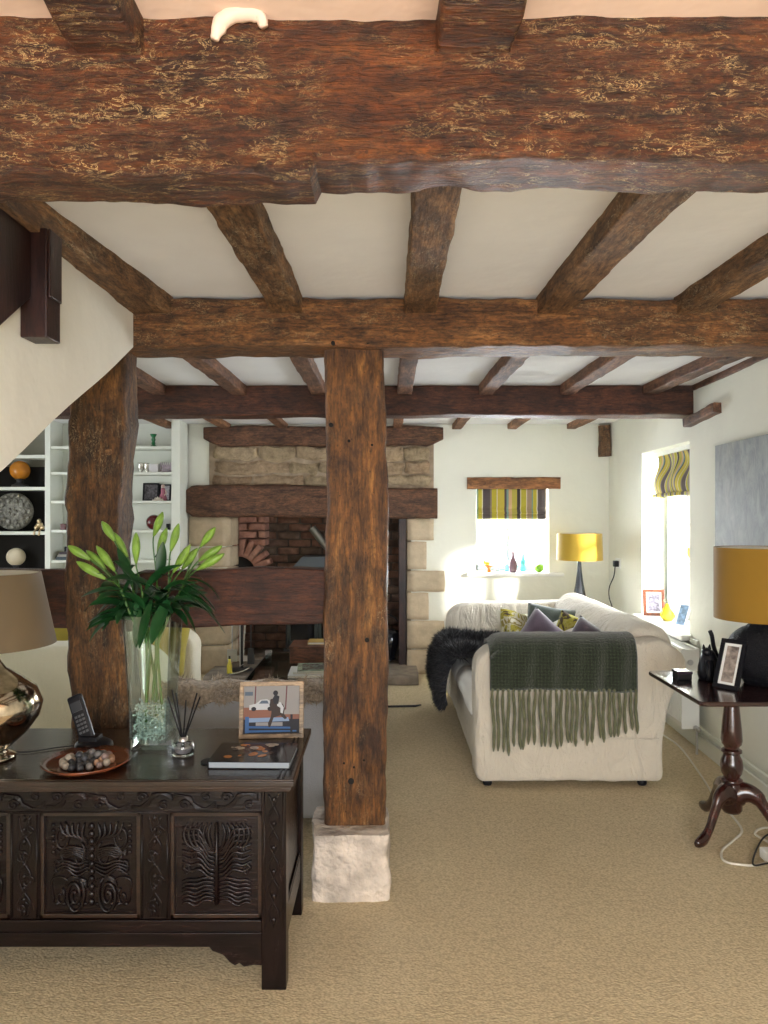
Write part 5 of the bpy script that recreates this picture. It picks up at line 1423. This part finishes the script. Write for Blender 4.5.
stove_.location.z += .012
hz = .092
t = thing('fire_tool_set', 'black fireside companion set with hanging pale handled tools on the hearth', 'fire tools', (-1.28, 6.75, hz))
bx_, by_ = -1.30, 6.72
mb = MB(); mb.lathe([(.10,0),(.10,.012),(.02,.02),(.011,.03),(.011,.56),(.02,.57),(.001,.60)], (bx_,by_,hz), 20, cap=False); mb.tube([(bx_-.09,by_,hz+.54),(bx_+.09,by_,hz+.54)], .007, 8); mb.tube([(bx_,by_-.07,hz+.54),(bx_,by_+.07,hz+.54)], .007, 8); mb.build('stand', m_iron, t, smooth=True, angle=.7)
for k, (x, y, kind) in enumerate([(-.085,0,'shovel'),(.085,0,'brush'),(0,-.07,'poker')]):
    X_, Y_ = bx_+x, by_+y-.012
    mb = MB(); mb.tube([(X_,Y_,hz+.55),(X_,Y_,hz+.18)], .006, 8); mb.ball((X_,Y_,hz+.56), .012, n=10, m=6)
    if kind == 'shovel': mb.box(X_-.045, X_+.045, Y_-.006, Y_+.002, hz+.08, hz+.19)
    elif kind == 'brush': mb.box(X_-.025, X_+.025, Y_-.012, Y_+.012, hz+.15, hz+.2); mb.box(X_-.03, X_+.03, Y_-.014, Y_+.014, hz+.06, hz+.15)
    else: mb.tube([(X_,Y_,hz+.18),(X_,Y_,hz+.05),(X_+.03,Y_,hz+.07)], .006, 8)
    mb.build(kind, m_steel if kind != 'brush' else m_iron, t, smooth=True, angle=.6)
mb = MB(); X_, Y_ = on(237, 6.6), 6.62
tag((lambda m: m.build('chimney_brush', plain('bone_handle', (.45,.40,.33), .5), smooth=True, angle=.6))(MB().tube([(on(246,6.9),6.9,.62),(on(243,6.9),6.9,.19)], .008, 8).box(on(243,6.9)-.05, on(243,6.9)+.05, 6.88, 6.92, .14, .19)), 'pale long handled hearth brush leaning beside the fire tools', 'brush')
t = thing('bottle', 'small yellow bottle standing at the left end of the hearth', 'bottle', (on(229.5,6.58), 6.58, hz))
mb = MB(); mb.lathe([(.022,0),(.024,.01),(.024,.07),(.012,.10),(.009,.13)], (on(229.5,6.58),6.58,hz), 16); mb.build('body', plain('yellow_plastic', (.6,.5,.05), .35), t, smooth=True)
mb = MB(); mb.lathe([(.010,.13),(.009,.155)], (on(229.5,6.58),6.58,hz), 12); mb.build('cap', m_iron, t, smooth=True)
mb = MB(); X_ = on(240,6.56); mb.grid(lambda u, v: Vector((X_-.09+.18*u, 6.56+.08*(v-.5), hz+.006+.05*u*u+.008*sin(v*6)*u)), 12, 6)
tag(mb.build('hearth_shovel', m_silver, smooth=True, solid=.004), 'curled silvery ash shovel lying beside the yellow bottle', 'shovel')
t = thing('coal_scuttle', 'black coal scuttle standing inside the recess right of the central post', 'coal scuttle', (.04, 7.15, .10)); scut_ = t
mb = MB(); mb.lathe([(.11,0),(.10,.02),(.13,.12),(.155,.26),(.15,.26),(.125,.12),(.09,.025),(.001,.02)], (.0,7.16,.10), 28, cap=False, M=Matrix.Diagonal((1,1.0,1,1))); mb.build('bucket', plain('gloss_black', (.01,.011,.015), .15), t, smooth=True)
mb = MB(); mb.tube([(.0+.155*cos(a), 7.16, .36+.17*sin(a)) for a in [PI*k/14 for k in range(15)]], .006, 8); mb.build('handle', m_iron, t, smooth=True)
mb = MB()
for k in range(16): mb.ball((random.uniform(-.09,.09), 7.16+random.uniform(-.09,.09), .33+random.uniform(0,.04)), .045, .04, .035, 7, 5)
mb.build('coal', plain('coal', (.02,.02,.024), .4), t)['kind'] = 'stuff'
scut_.location.z += .012
mb = MB(); mb.tube([(on(380,5.8),5.76,.008),(on(415,5.8),5.78,.008),(on(421,5.8),5.80,.012)], [.009,.009,.006], 8)
tag(mb.build('dark_rod', m_iron, smooth=True), 'thin dark iron rod lying on the carpet right of the central post', 'poker')  # dark line on the carpet, modelled as a thin rod

# ================================================================ FAR WALL: BLIND, SILL THINGS, LAMP
STR = [(0,(.40,.36,.07)),(.09,(.06,.05,.05)),(.15,(.55,.50,.40)),(.165,(.40,.36,.04)),(.26,(.60,.52,.42)),(.275,(.30,.22,.15)),(.36,(.16,.27,.24)),(.385,(.46,.40,.05)),(.45,(.6,.55,.45)),(.465,(.10,.08,.08)),(.60,(.24,.19,.15)),(.63,(.44,.38,.04)),(.72,(.6,.55,.45)),(.735,(.50,.40,.06)),(.86,(.09,.07,.075)),(.90,(.20,.32,.30)),(.94,(.55,.36,.20))]
m_str1 = stripes('striped_blind_fabric', 0, .52, STR)
m_str2 = stripes('striped_blind_fabric_side', 1, .42, STR)
t = thing('roman_blind', 'small striped roman blind drawn up in the far window', 'roman blind', (1.205, 7.03, 1.75), 'striped roman blinds')
mb = MB(); mb.grid(lambda u, v: Vector((.872+.66*u, 7.03+.012*sin(v*PI*5)**2*(v > .6), 1.747-.265*v)), 8, 24); mb.build('fabric', m_str1, t, smooth=True, solid=.006)
mb = MB(); mb.box(.872, 1.532, 7.022, 7.05, 1.462, 1.50); mb.box(.872, 1.532, 7.014, 7.05, 1.508, 1.53); mb.build('folds', m_str1, t, bevel=.008)
mb = MB(); mb.box(.872, 1.532, 7.035, 7.06, 1.73, 1.7495); mb.build('batten', m_white, t)
sz = FZ0+.003
def sx_(px, Y=7.02): return (px-385)*Y/740
t = thing('glass_bird', 'small orange and yellow glass bird dish on the far window sill', 'ornament', (sx_(489), 7.02, sz))
mb = MB(); mb.lathe([(.03,0),(.02,.008),(.012,.03),(.035,.055),(.05,.07),(.045,.07),(.001,.04)], (sx_(489),7.02,sz), 18, cap=False); mb.build('dish', plain('orange_glass', (.7,.22,.05), .15), t, smooth=True)
mb = MB(); mb.ball((sx_(487),7.02,sz+.085), .035,.02,.018,14,8); mb.ball((sx_(484.5),7.02,sz+.10), .014,n=10,m=6); mb.build('bird', plain('yellow_glass', (.7,.6,.08), .15), t, smooth=True)
t = thing('bud_vase', 'slender mauve vase in the middle of the far window sill', 'vase', (sx_(513), 7.02, sz))
mb = MB(); mb.lathe([(.03,0),(.035,.01),(.042,.06),(.04,.09),(.02,.13),(.012,.16),(.011,.19),(.016,.20)], (sx_(513),7.02,sz), 24); mb.build('body', plain('mauve_glaze', (.22,.13,.17), .2), t, smooth=True)
t = thing('apple', 'green apple on the right of the far window sill', 'apple', (sx_(539), 7.02, sz))
mb = MB(); mb.lathe([(.001,.006),(.015,.0),(.03,.01),(.042,.035),(.042,.055),(.03,.072),(.012,.075),(.002,.066)], (sx_(539),7.02,sz), 24, cap=False); mb.build('flesh', plain('apple_skin', (.22,.48,.03), .25), t, smooth=True)
mb = MB(); mb.tube([(sx_(539),7.02,sz+.066),(sx_(539)+.006,7.02,sz+.095)], .002, 6); mb.build('stalk', m_iron, t)
for k, (pxx, h_, c_, lab) in enumerate([(507,.09,(.2,.5,.65),'small blue glass bottle behind the mauve vase'),(523,.17,(.15,.6,.6),'tall turquoise glass bottle near the right of the far window sill'),(497,.06,(.45,.6,.6),'low pale glass bottle beside the orange bird dish')]):
    X_ = sx_(pxx, 7.14)
    mb = MB(); mb.lathe([(.024,0),(.027,.01),(.027,h_*.6),(.011,h_*.75),(.011,h_),(.014,h_)], (X_,7.14,sz), 18)
    tag(mb.build('glass_bottle', plain('bottle_glass_%d' % k, c_, .1), smooth=True), lab, 'bottle', 'glass bottles on the far sill')

t = thing('side_table', 'small round dark side table hidden behind the sofa under the far lamp', 'side table', (1.76, 6.50, 0))
mb = MB(); mb.lathe([(.20,.60),(.205,.61),(.205,.622),(.001,.625)], (1.76,6.50,0), 36, cap=False); mb.build('top', wd_mahogt, t, smooth=True, angle=.6)
mb = MB(); mb.lathe([(.15,0),(.15,.02),(.03,.04),(.02,.3),(.035,.58),(.05,.60)], (1.76,6.50,0), 20); mb.build('pedestal', wd_mahog, t, smooth=True, angle=.8)
Xf, Yf = (579.5-385)*6.5/740+.05, 6.5
Xf = (579.5-385)*6.5/740
t = thing('table_lamp', 'tall slender dark lamp with mustard drum shade in the far corner behind the sofa', 'lamp', (Xf, Yf, .626), 'table lamps')
mb = MB(); mb.lathe([(.085,0),(.085,.012),(.05,.03),(.055,.08),(.055,.16),(.035,.27),(.02,.38),(.016,.46),(.02,.50),(.012,.52),(.012,.60)], (Xf,Yf,.626), 28); mb.build('base', plain('gunmetal_glaze', (.05,.055,.065), .2, metal=.3), t, smooth=True)
shade(t, Xf, Yf, 1.105, 1.338, .200, .193, m_mustard)

# socket, plug and lead in the far right corner
t = thing('wall_socket', 'white socket with a black plug and hanging lead in the far right corner', 'socket', (2.09, 6.75, 1.06))
X_ = wx(6.72)
mb = MB(); mb.box(X_-.012, X_-.0005, 6.60, 6.74, 1.02, 1.11); mb.build('plate', m_white, t, bevel=.003)
mb = MB(); mb.box(X_-.055, X_-.012, 6.63, 6.68, 1.035, 1.09); mb.build('plug', m_black, t, bevel=.006)
mb = MB(); mb.tube(catmull([(X_-.04,6.655,1.04),(X_-.05,6.66,.95),(X_-.09,6.66,.85),(X_-.10,6.63,.76),(X_-.08,6.60,.66),(X_-.09,6.55,.5)]), .005, 8); mb.build('lead', m_black, t, smooth=True)

# ================================================================ RIGHT WALL
t = thing('roman_blind', 'wavy striped roman blind at the top of the right wall window', 'roman blind', (wx(5.5)+.1, 5.5, 2.0), 'striped roman blinds')
def f5(u, v):
    Y = WY0+.03 + (WY1-WY0-.06)*u + .022*sin(v*6.5+.6)*sin(PI*min(1,max(0,u)))**.3
    d = .11 + .030*sin(v*PI*1.9+.3) + .010*sin(u*16+v*5)
    Y = min(WY1-.012, max(WY0+.012, Y))
    return Vector((wx(Y)+d, Y, WZ1-.008-.35*v - .012*sin(u*9)*(v > .9)))
mb = MB(); mb.grid(f5, 50, 30); mb.build('fabric', m_str2, t, smooth=True, solid=.006)
mb = MB(); rw(mb, WY0+.03, WY1-.03, 1.64, 1.67, .075, .115); mb.build('hem_batten', m_str2, t, bevel=.008)
mb = MB(); rw(mb, WY0+.01, WY1-.01, WZ1-.03, WZ1-.001, .09, .12); mb.build('top_batten', m_white, t)

zs_ = WZ0+.021
def RW(px, Y): return wx(Y)
fz = WZ0+.0205
# framed photo, pear, blue card on the sill  (positions along the sill)
m_pk = plain('wedding_print', (.12,.11,.14), .3, var=.7, vscale=55)
t, M = pic('photo_frame', 2.135, 5.86, fz, .165, .215, wd_frame, m_pk, 'orange-brown wooden photo frame leaning on the far end of the right window sill', 'photo frame', tilt=.25, yaw=-.2, border=.026, mount=m_white)
t = thing('pear_ornament', 'bright yellow pear ornament in the middle of the right window sill', 'ornament', (2.14, 5.60, fz))
mb = MB(); mb.lathe([(.001,0),(.03,.002),(.052,.025),(.056,.05),(.045,.08),(.024,.105),(.018,.125),(.008,.132),(.001,.132)], (2.14,5.60,fz), 28, cap=False); mb.build('pear', plain('yellow_glaze', (.68,.56,.04), .2, var=.1), t, smooth=True)
mb = MB(); mb.tube([(2.14,5.60,fz+.13),(2.135,5.60,fz+.165)], .004, 8); leaf(mb, Vector((2.135,5.60,fz+.15)), (-.6,-.5,.5), .05, .028, 1.2); mb.build('leaf', plain('olive_leaf', (.18,.18,.07), .4), t, smooth=True)
t, M = pic('greeting_card', 2.12, 5.33, fz, .10, .17, m_white, plain('blue_card_print', (.22,.33,.50), .4, var=.6, vscale=40), 'thin blue and white card propped at the near end of the right window sill', 'card', tilt=.35, yaw=-1.15, d=.006, border=.012)
mb = MB(); X_ = wx(4.86); mb.box(X_-.018, X_-.0005, 4.80, 4.92, .645, .685); tag(mb.build('thermostat', m_whitep, bevel=.004), 'small off-white box on the wall just below the near end of the window sill', 'wall box')

# radiator
t = thing('radiator', 'long white panel radiator under the right window behind the sofa', 'radiator', (1.94, 5.4, .15))
def rr_(y, d): return wx(y)-d
R0, R1, RZ0, RZ1 = 4.67, 6.25, .15, .645
mb = MB(); rw(mb, R0+.01, R1, RZ0, RZ1, -.155, -.140); rw(mb, R0+.01, R1, RZ0, RZ1, -.07, -.055)
n = 46
for k in range(n):
    y = R0+.03 + (R1-R0-.05)*k/n; rw(mb, y, y+.018, RZ0+.03, RZ1-.03, -.162, -.15)
mb.build('panel', m_rad, t, bevel=.003)
mb = MB(); rw(mb, R0, R0+.012, RZ0-.003, RZ1+.006, -.163, -.05); mb.build('end_cover', m_rad, t, bevel=.003)
mb = MB(); rw(mb, R0, R1, RZ1, RZ1+.010, -.16, -.14); rw(mb, R0, R1, RZ1, RZ1+.010, -.07, -.05)
for k in range(60):
    y = R0+.02+(R1-R0-.04)*k/60; rw(mb, y, y+.010, RZ1, RZ1+.007, -.145, -.065)
mb.build('top_grille', m_rad, t)
mb = MB(); p = Vector((wx(R0)-.11, R0-.003, RZ1-.075)); mb.tube([p, p+Vector((0,-.006,0))], .018, 18); mb.build('plug', m_steel, t, smooth=True, angle=.6)
mb = MB(); p = Vector((wx(R0)-.08, R0-.02, .16)); mb.tube([p, p+Vector((0,-.035,0))], .018, 14); mb.tube([p+Vector((0,-.01,0)), p+Vector((0,-.01,-.16))], .008, 8); mb.ball(p+Vector((0,-.04,0)), .016, n=10, m=6); mb.build('valve', m_steel, t, smooth=True, angle=.6)
mb = MB()
for y in (R0+.2, R1-.2): rw(mb, y, y+.03, RZ0+.05, RZ1-.05, -.056, -.002)
mb.build('bracket', m_rad, t)

# painting
mp, nt, b = newmat('abstract_canvas')
v = coords(nt, (3, 3, 1.3)); a = noiset(nt, v, 1.6, 6, .65, 1.2); a2 = noiset(nt, coords(nt, (7, 7, 4)), 2.0, 6, .75, .8)
c = ramp(nt, a, [(.30,(.16,.18,.19)),(.45,(.25,.28,.29)),(.58,(.33,.345,.34)),(.72,(.42,.41,.38))]); c = mixc(nt, .5, c, ramp(nt, a2, [(.35,(.16,.19,.20)),(.6,(.40,.42,.42)),(.75,(.52,.53,.52))]))
nt.links.new(c, b.inputs['Base Color']); b.inputs['Roughness'].default_value = .6; bump(nt, b, a2, .4, .005)
t = thing('painting', 'unframed blue-grey abstract canvas hung on the right wall above the tripod table', 'painting', (wx(4)-.02, 4.0, 1.3))
mb = MB(); rw(mb, 3.42, 4.47, 1.305, 1.918, -.035, -.0015); mb.build('canvas', mp, t, bevel=.003)

# tripod table
tx, ty = 1.63, 3.48
t = thing('tripod_table', 'mahogany tripod table with rectangular top standing by the right wall', 'table', (tx, ty, 0))
top = roundpoly([(1.345,3.15),(1.345,3.80),(1.935,3.80),(1.925,3.15)], .035)
mb = MB(); mb.prism([(p.x, p.y) for p in top], 2, .682, .702); mb.build('table_top', wd_mahogt, t, bevel=.006)
mb = MB(); mb.lathe([(.06,.665),(.058,.682)], (tx,ty,0), 24)
mb.lathe([(.012,.675),(.030,.66),(.037,.645),(.031,.63),(.034,.60),(.044,.50),(.048,.445),(.044,.425),(.034,.415),(.034,.405),(.045,.398),(.046,.388),(.037,.38),(.038,.37),(.047,.35),(.051,.32),(.046,.29),(.037,.275),(.036,.268),(.048,.26),(.049,.25),(.043,.243),(.047,.235),(.047,.12),(.038,.105),(.001,.10)], (tx,ty,0), 36, cap=False)
mb.build('column', wd_mahog, t, smooth=True, angle=.9)
for ang in (216, 94, -28):
    a = math.radians(ang); R_ = .36
    d = Vector((cos(a), sin(a), 0)); c0 = Vector((tx,ty,0))
    prof = catmull([(.01,.185),(.055,.205),(.105,.19),(.15,.13),(.19,.072),(.24,.036),(.295,.028)], 5)
    rad = [.050,.049,.048,.046,.044,.042,.040,.038,.036,.034,.032,.030,.024,.023,.022,.022,.021,.021,.02,.02,.02,.02,.021,.022,.023,.024,.023,.022,.020,.017,.012]
    mb = MB(); pts = [c0 + d*q.x + Vector((0,0,q.y)) for q in prof]; mb.tube(pts, [q*1.15 for q in rad[:len(pts)]], 14, flat=None)
    mb.v = [(v_[0], v_[1], max(v_[2], .001)) for v_ in mb.v]
    # slim the leg sideways
    sdv = Vector((-d.y, d.x, 0)); mb.v = [tuple(Vector(v_) - sdv*((Vector(v_)-c0).dot(sdv))*.22) for v_ in mb.v]
    mb.build('leg', wd_mahog, t, smooth=True)
TZ = .7025
# lamp on it
bx2, by2 = 1.775, 3.50
m_ballb, nt, b = newmat('black_textured_ceramic'); b.inputs['Specular IOR Level'].default_value = .2; b.inputs['Base Color'].default_value = (.010,.010,.013,1); b.inputs['Roughness'].default_value = .55
vo = N(nt, 'ShaderNodeTexVoronoi'); vo.inputs['Scale'].default_value = 170; nt.links.new(coords(nt), vo.inputs['Vector']); bump(nt, b, vo.outputs['Distance'], .8, .006)
t = thing('table_lamp', 'black globe lamp with deep mustard drum shade on the tripod table', 'lamp', (bx2, by2, TZ), 'table lamps')
mb = MB(); prof = [(.001,0),(.07,.001)]
for k in range(1, 20):
    a = -PI/2+.45 + (PI-.75)*k/20; prof.append((.152*cos(a), .142+.142*sin(a)))
prof += [(.05,.282),(.045,.29),(.018,.295),(.018,.30)]
mb.lathe(prof, (bx2,by2,TZ), 64, cap=False); mb.build('base', m_ballb, t, smooth=True)
mb = MB(); mb.lathe([(.012,.29),(.012,.33),(.018,.335),(.018,.40)], (bx2,by2,TZ), 16); mb.build('stem', m_steel, t, smooth=True)
shade(t, bx2, by2, 1.010, 1.347, .203, .203, m_mustard2)
# small box
t = thing('trinket_box', 'small black square box at the left of the tripod table', 'box', (1.45, 3.60, TZ))
mb = MB(); mb.box(1.412, 1.482, 3.57, 3.64, TZ, TZ+.028); mb.build('body', m_black, t, bevel=.003)
mb = MB(); mb.box(1.409, 1.485, 3.567, 3.643, TZ+.028, TZ+.042); mb.build('lid', plain('purple_black_lid', (.03,.02,.035), .15), t, bevel=.003)
# black cat-like ornament: seated figure with raised arm
t = thing('black_figurine', 'glossy black cat ornament with tail held upright on the tripod table', 'figurine', (1.585, 3.62, TZ))
cx_, cy_ = 1.575, 3.60
mb = MB()
mb.lathe([(.001,0),(.045,.0),(.052,.02),(.050,.06),(.040,.10),(.028,.13),(.018,.14),(.001,.142)], (cx_,cy_,TZ), 24, cap=False)
mb.ball((cx_-.018,cy_-.02,TZ+.135), .024,.024,.022,14,10)
mb.tube([(cx_-.032,cy_-.02,TZ+.15),(cx_-.034,cy_-.02,TZ+.172)], [.010,.002], 8); mb.tube([(cx_-.006,cy_-.02,TZ+.15),(cx_-.004,cy_-.02,TZ+.172)], [.010,.002], 8)
mb.tube([(cx_-.02,cy_-.045,TZ+.10),(cx_-.024,cy_-.055,TZ+.04),(cx_-.024,cy_-.06,TZ+.004)], [.014,.012,.012], 10); mb.tube([(cx_+.01,cy_-.045,TZ+.10),(cx_+.008,cy_-.055,TZ+.04),(cx_+.008,cy_-.06,TZ+.004)], [.014,.012,.012], 10)
mb.build('body', m_black, t, smooth=True)
mb = MB(); mb.tube(catmull([(cx_+.045,cy_,TZ+.03),(cx_+.05,cy_+.01,TZ+.09),(cx_+.03,cy_+.01,TZ+.15),(cx_+.015,cy_,TZ+.21),(cx_+.005,cy_,TZ+.235)]), [.010]*24+[.009], 10); mb.build('tail', m_black, t, smooth=True)
t, M = pic('photo_frame', 1.56, 3.40, TZ, .12, .235, m_black, plain('portrait_print', (.34,.28,.24), .3, var=.7, vscale=25), 'black photo frame with pale mount leaning behind the globe lamp on the tripod table', 'photo frame', tilt=.40, yaw=-.90, border=.02, mount=m_white)

# leads on the floor
mb = MB(); P_ = [(662,735),(680,748),(700,775),(714,797),(722,806),(733,818),(742,832),(733,842),(722,852),(724,862),(740,866),(760,866),(775,858),(770,845),(755,835),(765,829),(790,832)]
mb.tube(catmull([(at(a, b, 1110/(b-515)).x, 1110/(b-515), .006) for a, b in P_], 6), .0055, 8)
tag(mb.build('white_flex', plain('white_cable', (.72,.68,.58), .4), smooth=True), 'white electric flex winding over the carpet around the tripod table foot', 'cable')
mb = MB(); P_ = [(790,835),(768,838),(758,850),(753,868),(768,867),(790,864)]
mb.tube(catmull([(at(a, b, 1110/(b-515)).x, 1110/(b-515), .016) for a, b in P_], 6), .004, 8)
tag(mb.build('black_flex', m_black, smooth=True), 'thin black electric lead crossing the white flex at the right edge', 'cable')
t = thing('extension_socket', 'white extension socket block on the carpet at the right edge of the picture', 'extension socket', (1.72, 3.1, 0))
mb = MB(); mb.box(1.642, 1.72, 2.98, 3.25, 0, .045); mb.build('body', m_white, t, bevel=.006)
mb = MB()
for y in (3.03, 3.10, 3.17): mb.box(1.668, 1.694, y, y+.035, .0455, .047)
mb.build('outlets', m_rad, t)

# ================================================================ LIGHT, CAMERA
def area(name, loc, rot, sx, sy, power, col=(1,1,1), spread=None):
    l = bpy.data.lights.new(name, 'AREA'); l.shape = 'RECTANGLE'; l.size = sx; l.size_y = sy; l.energy = power; l.color = col
    if spread: l.spread = spread
    o = bpy.data.objects.new(name, l); C.objects.link(o); o.location = loc; o.rotation_euler = rot; return o
R = math.radians
DAY = (.90,.95,1.0); WARM = (1.0,.90,.78)
area('far_window_daylight', (1.205, 7.45, 1.36), (R(-90), 0, 0), .75, .85, 70, DAY)
area('right_window_daylight', (2.50, 5.5, 1.36), (0, R(90), 0), 1.3, 1.15, 75, DAY)
area('added_window_fill', (-4.3, 5.0, 1.4), (0, R(-90), 0), 1.2, 1.5, 16, DAY)
area('added_door_fill', (.25, -2.6, 1.15), (R(90), 0, 0), 2.2, 1.9, 80, (.98,.98,1))
s = bpy.data.lights.new('sun', 'SUN'); s.energy = 24.0; s.angle = R(4); s.color = (1,.95,.86)
so = bpy.data.objects.new('sun', s); C.objects.link(so); so.location = (6, -3, 5); so.rotation_euler = Vector((.85,-1,.30)).to_track_quat('Z', 'Y').to_euler()

w = bpy.data.worlds.new('sky'); bpy.context.scene.world = w; w.use_nodes = True
bg = w.node_tree.nodes['Background']; bg.inputs[0].default_value = (.86,.93,1,1); bg.inputs[1].default_value = 1.5
cam = bpy.data.cameras.new('camera'); co = bpy.data.objects.new('camera', cam); C.objects.link(co)
co.location = (0, 0, 1.5); co.rotation_euler = (R(90), 0, 0)
cam.sensor_fit = 'VERTICAL'; cam.sensor_height = 36; cam.sensor_width = 27; cam.lens = 740/1024*36
cam.shift_x = -1/1024; cam.shift_y = 3/1024; cam.clip_start = .05
bpy.context.scene.camera = co
sc = bpy.context.scene
sc.view_settings.view_transform = 'Standard'; sc.view_settings.look = 'None'; sc.view_settings.gamma = 1
sc.view_settings.exposure = 1.22; sc.view_settings.use_curve_mapping = False
for o in bpy.data.objects:
    if '_o' in o: del o['_o']
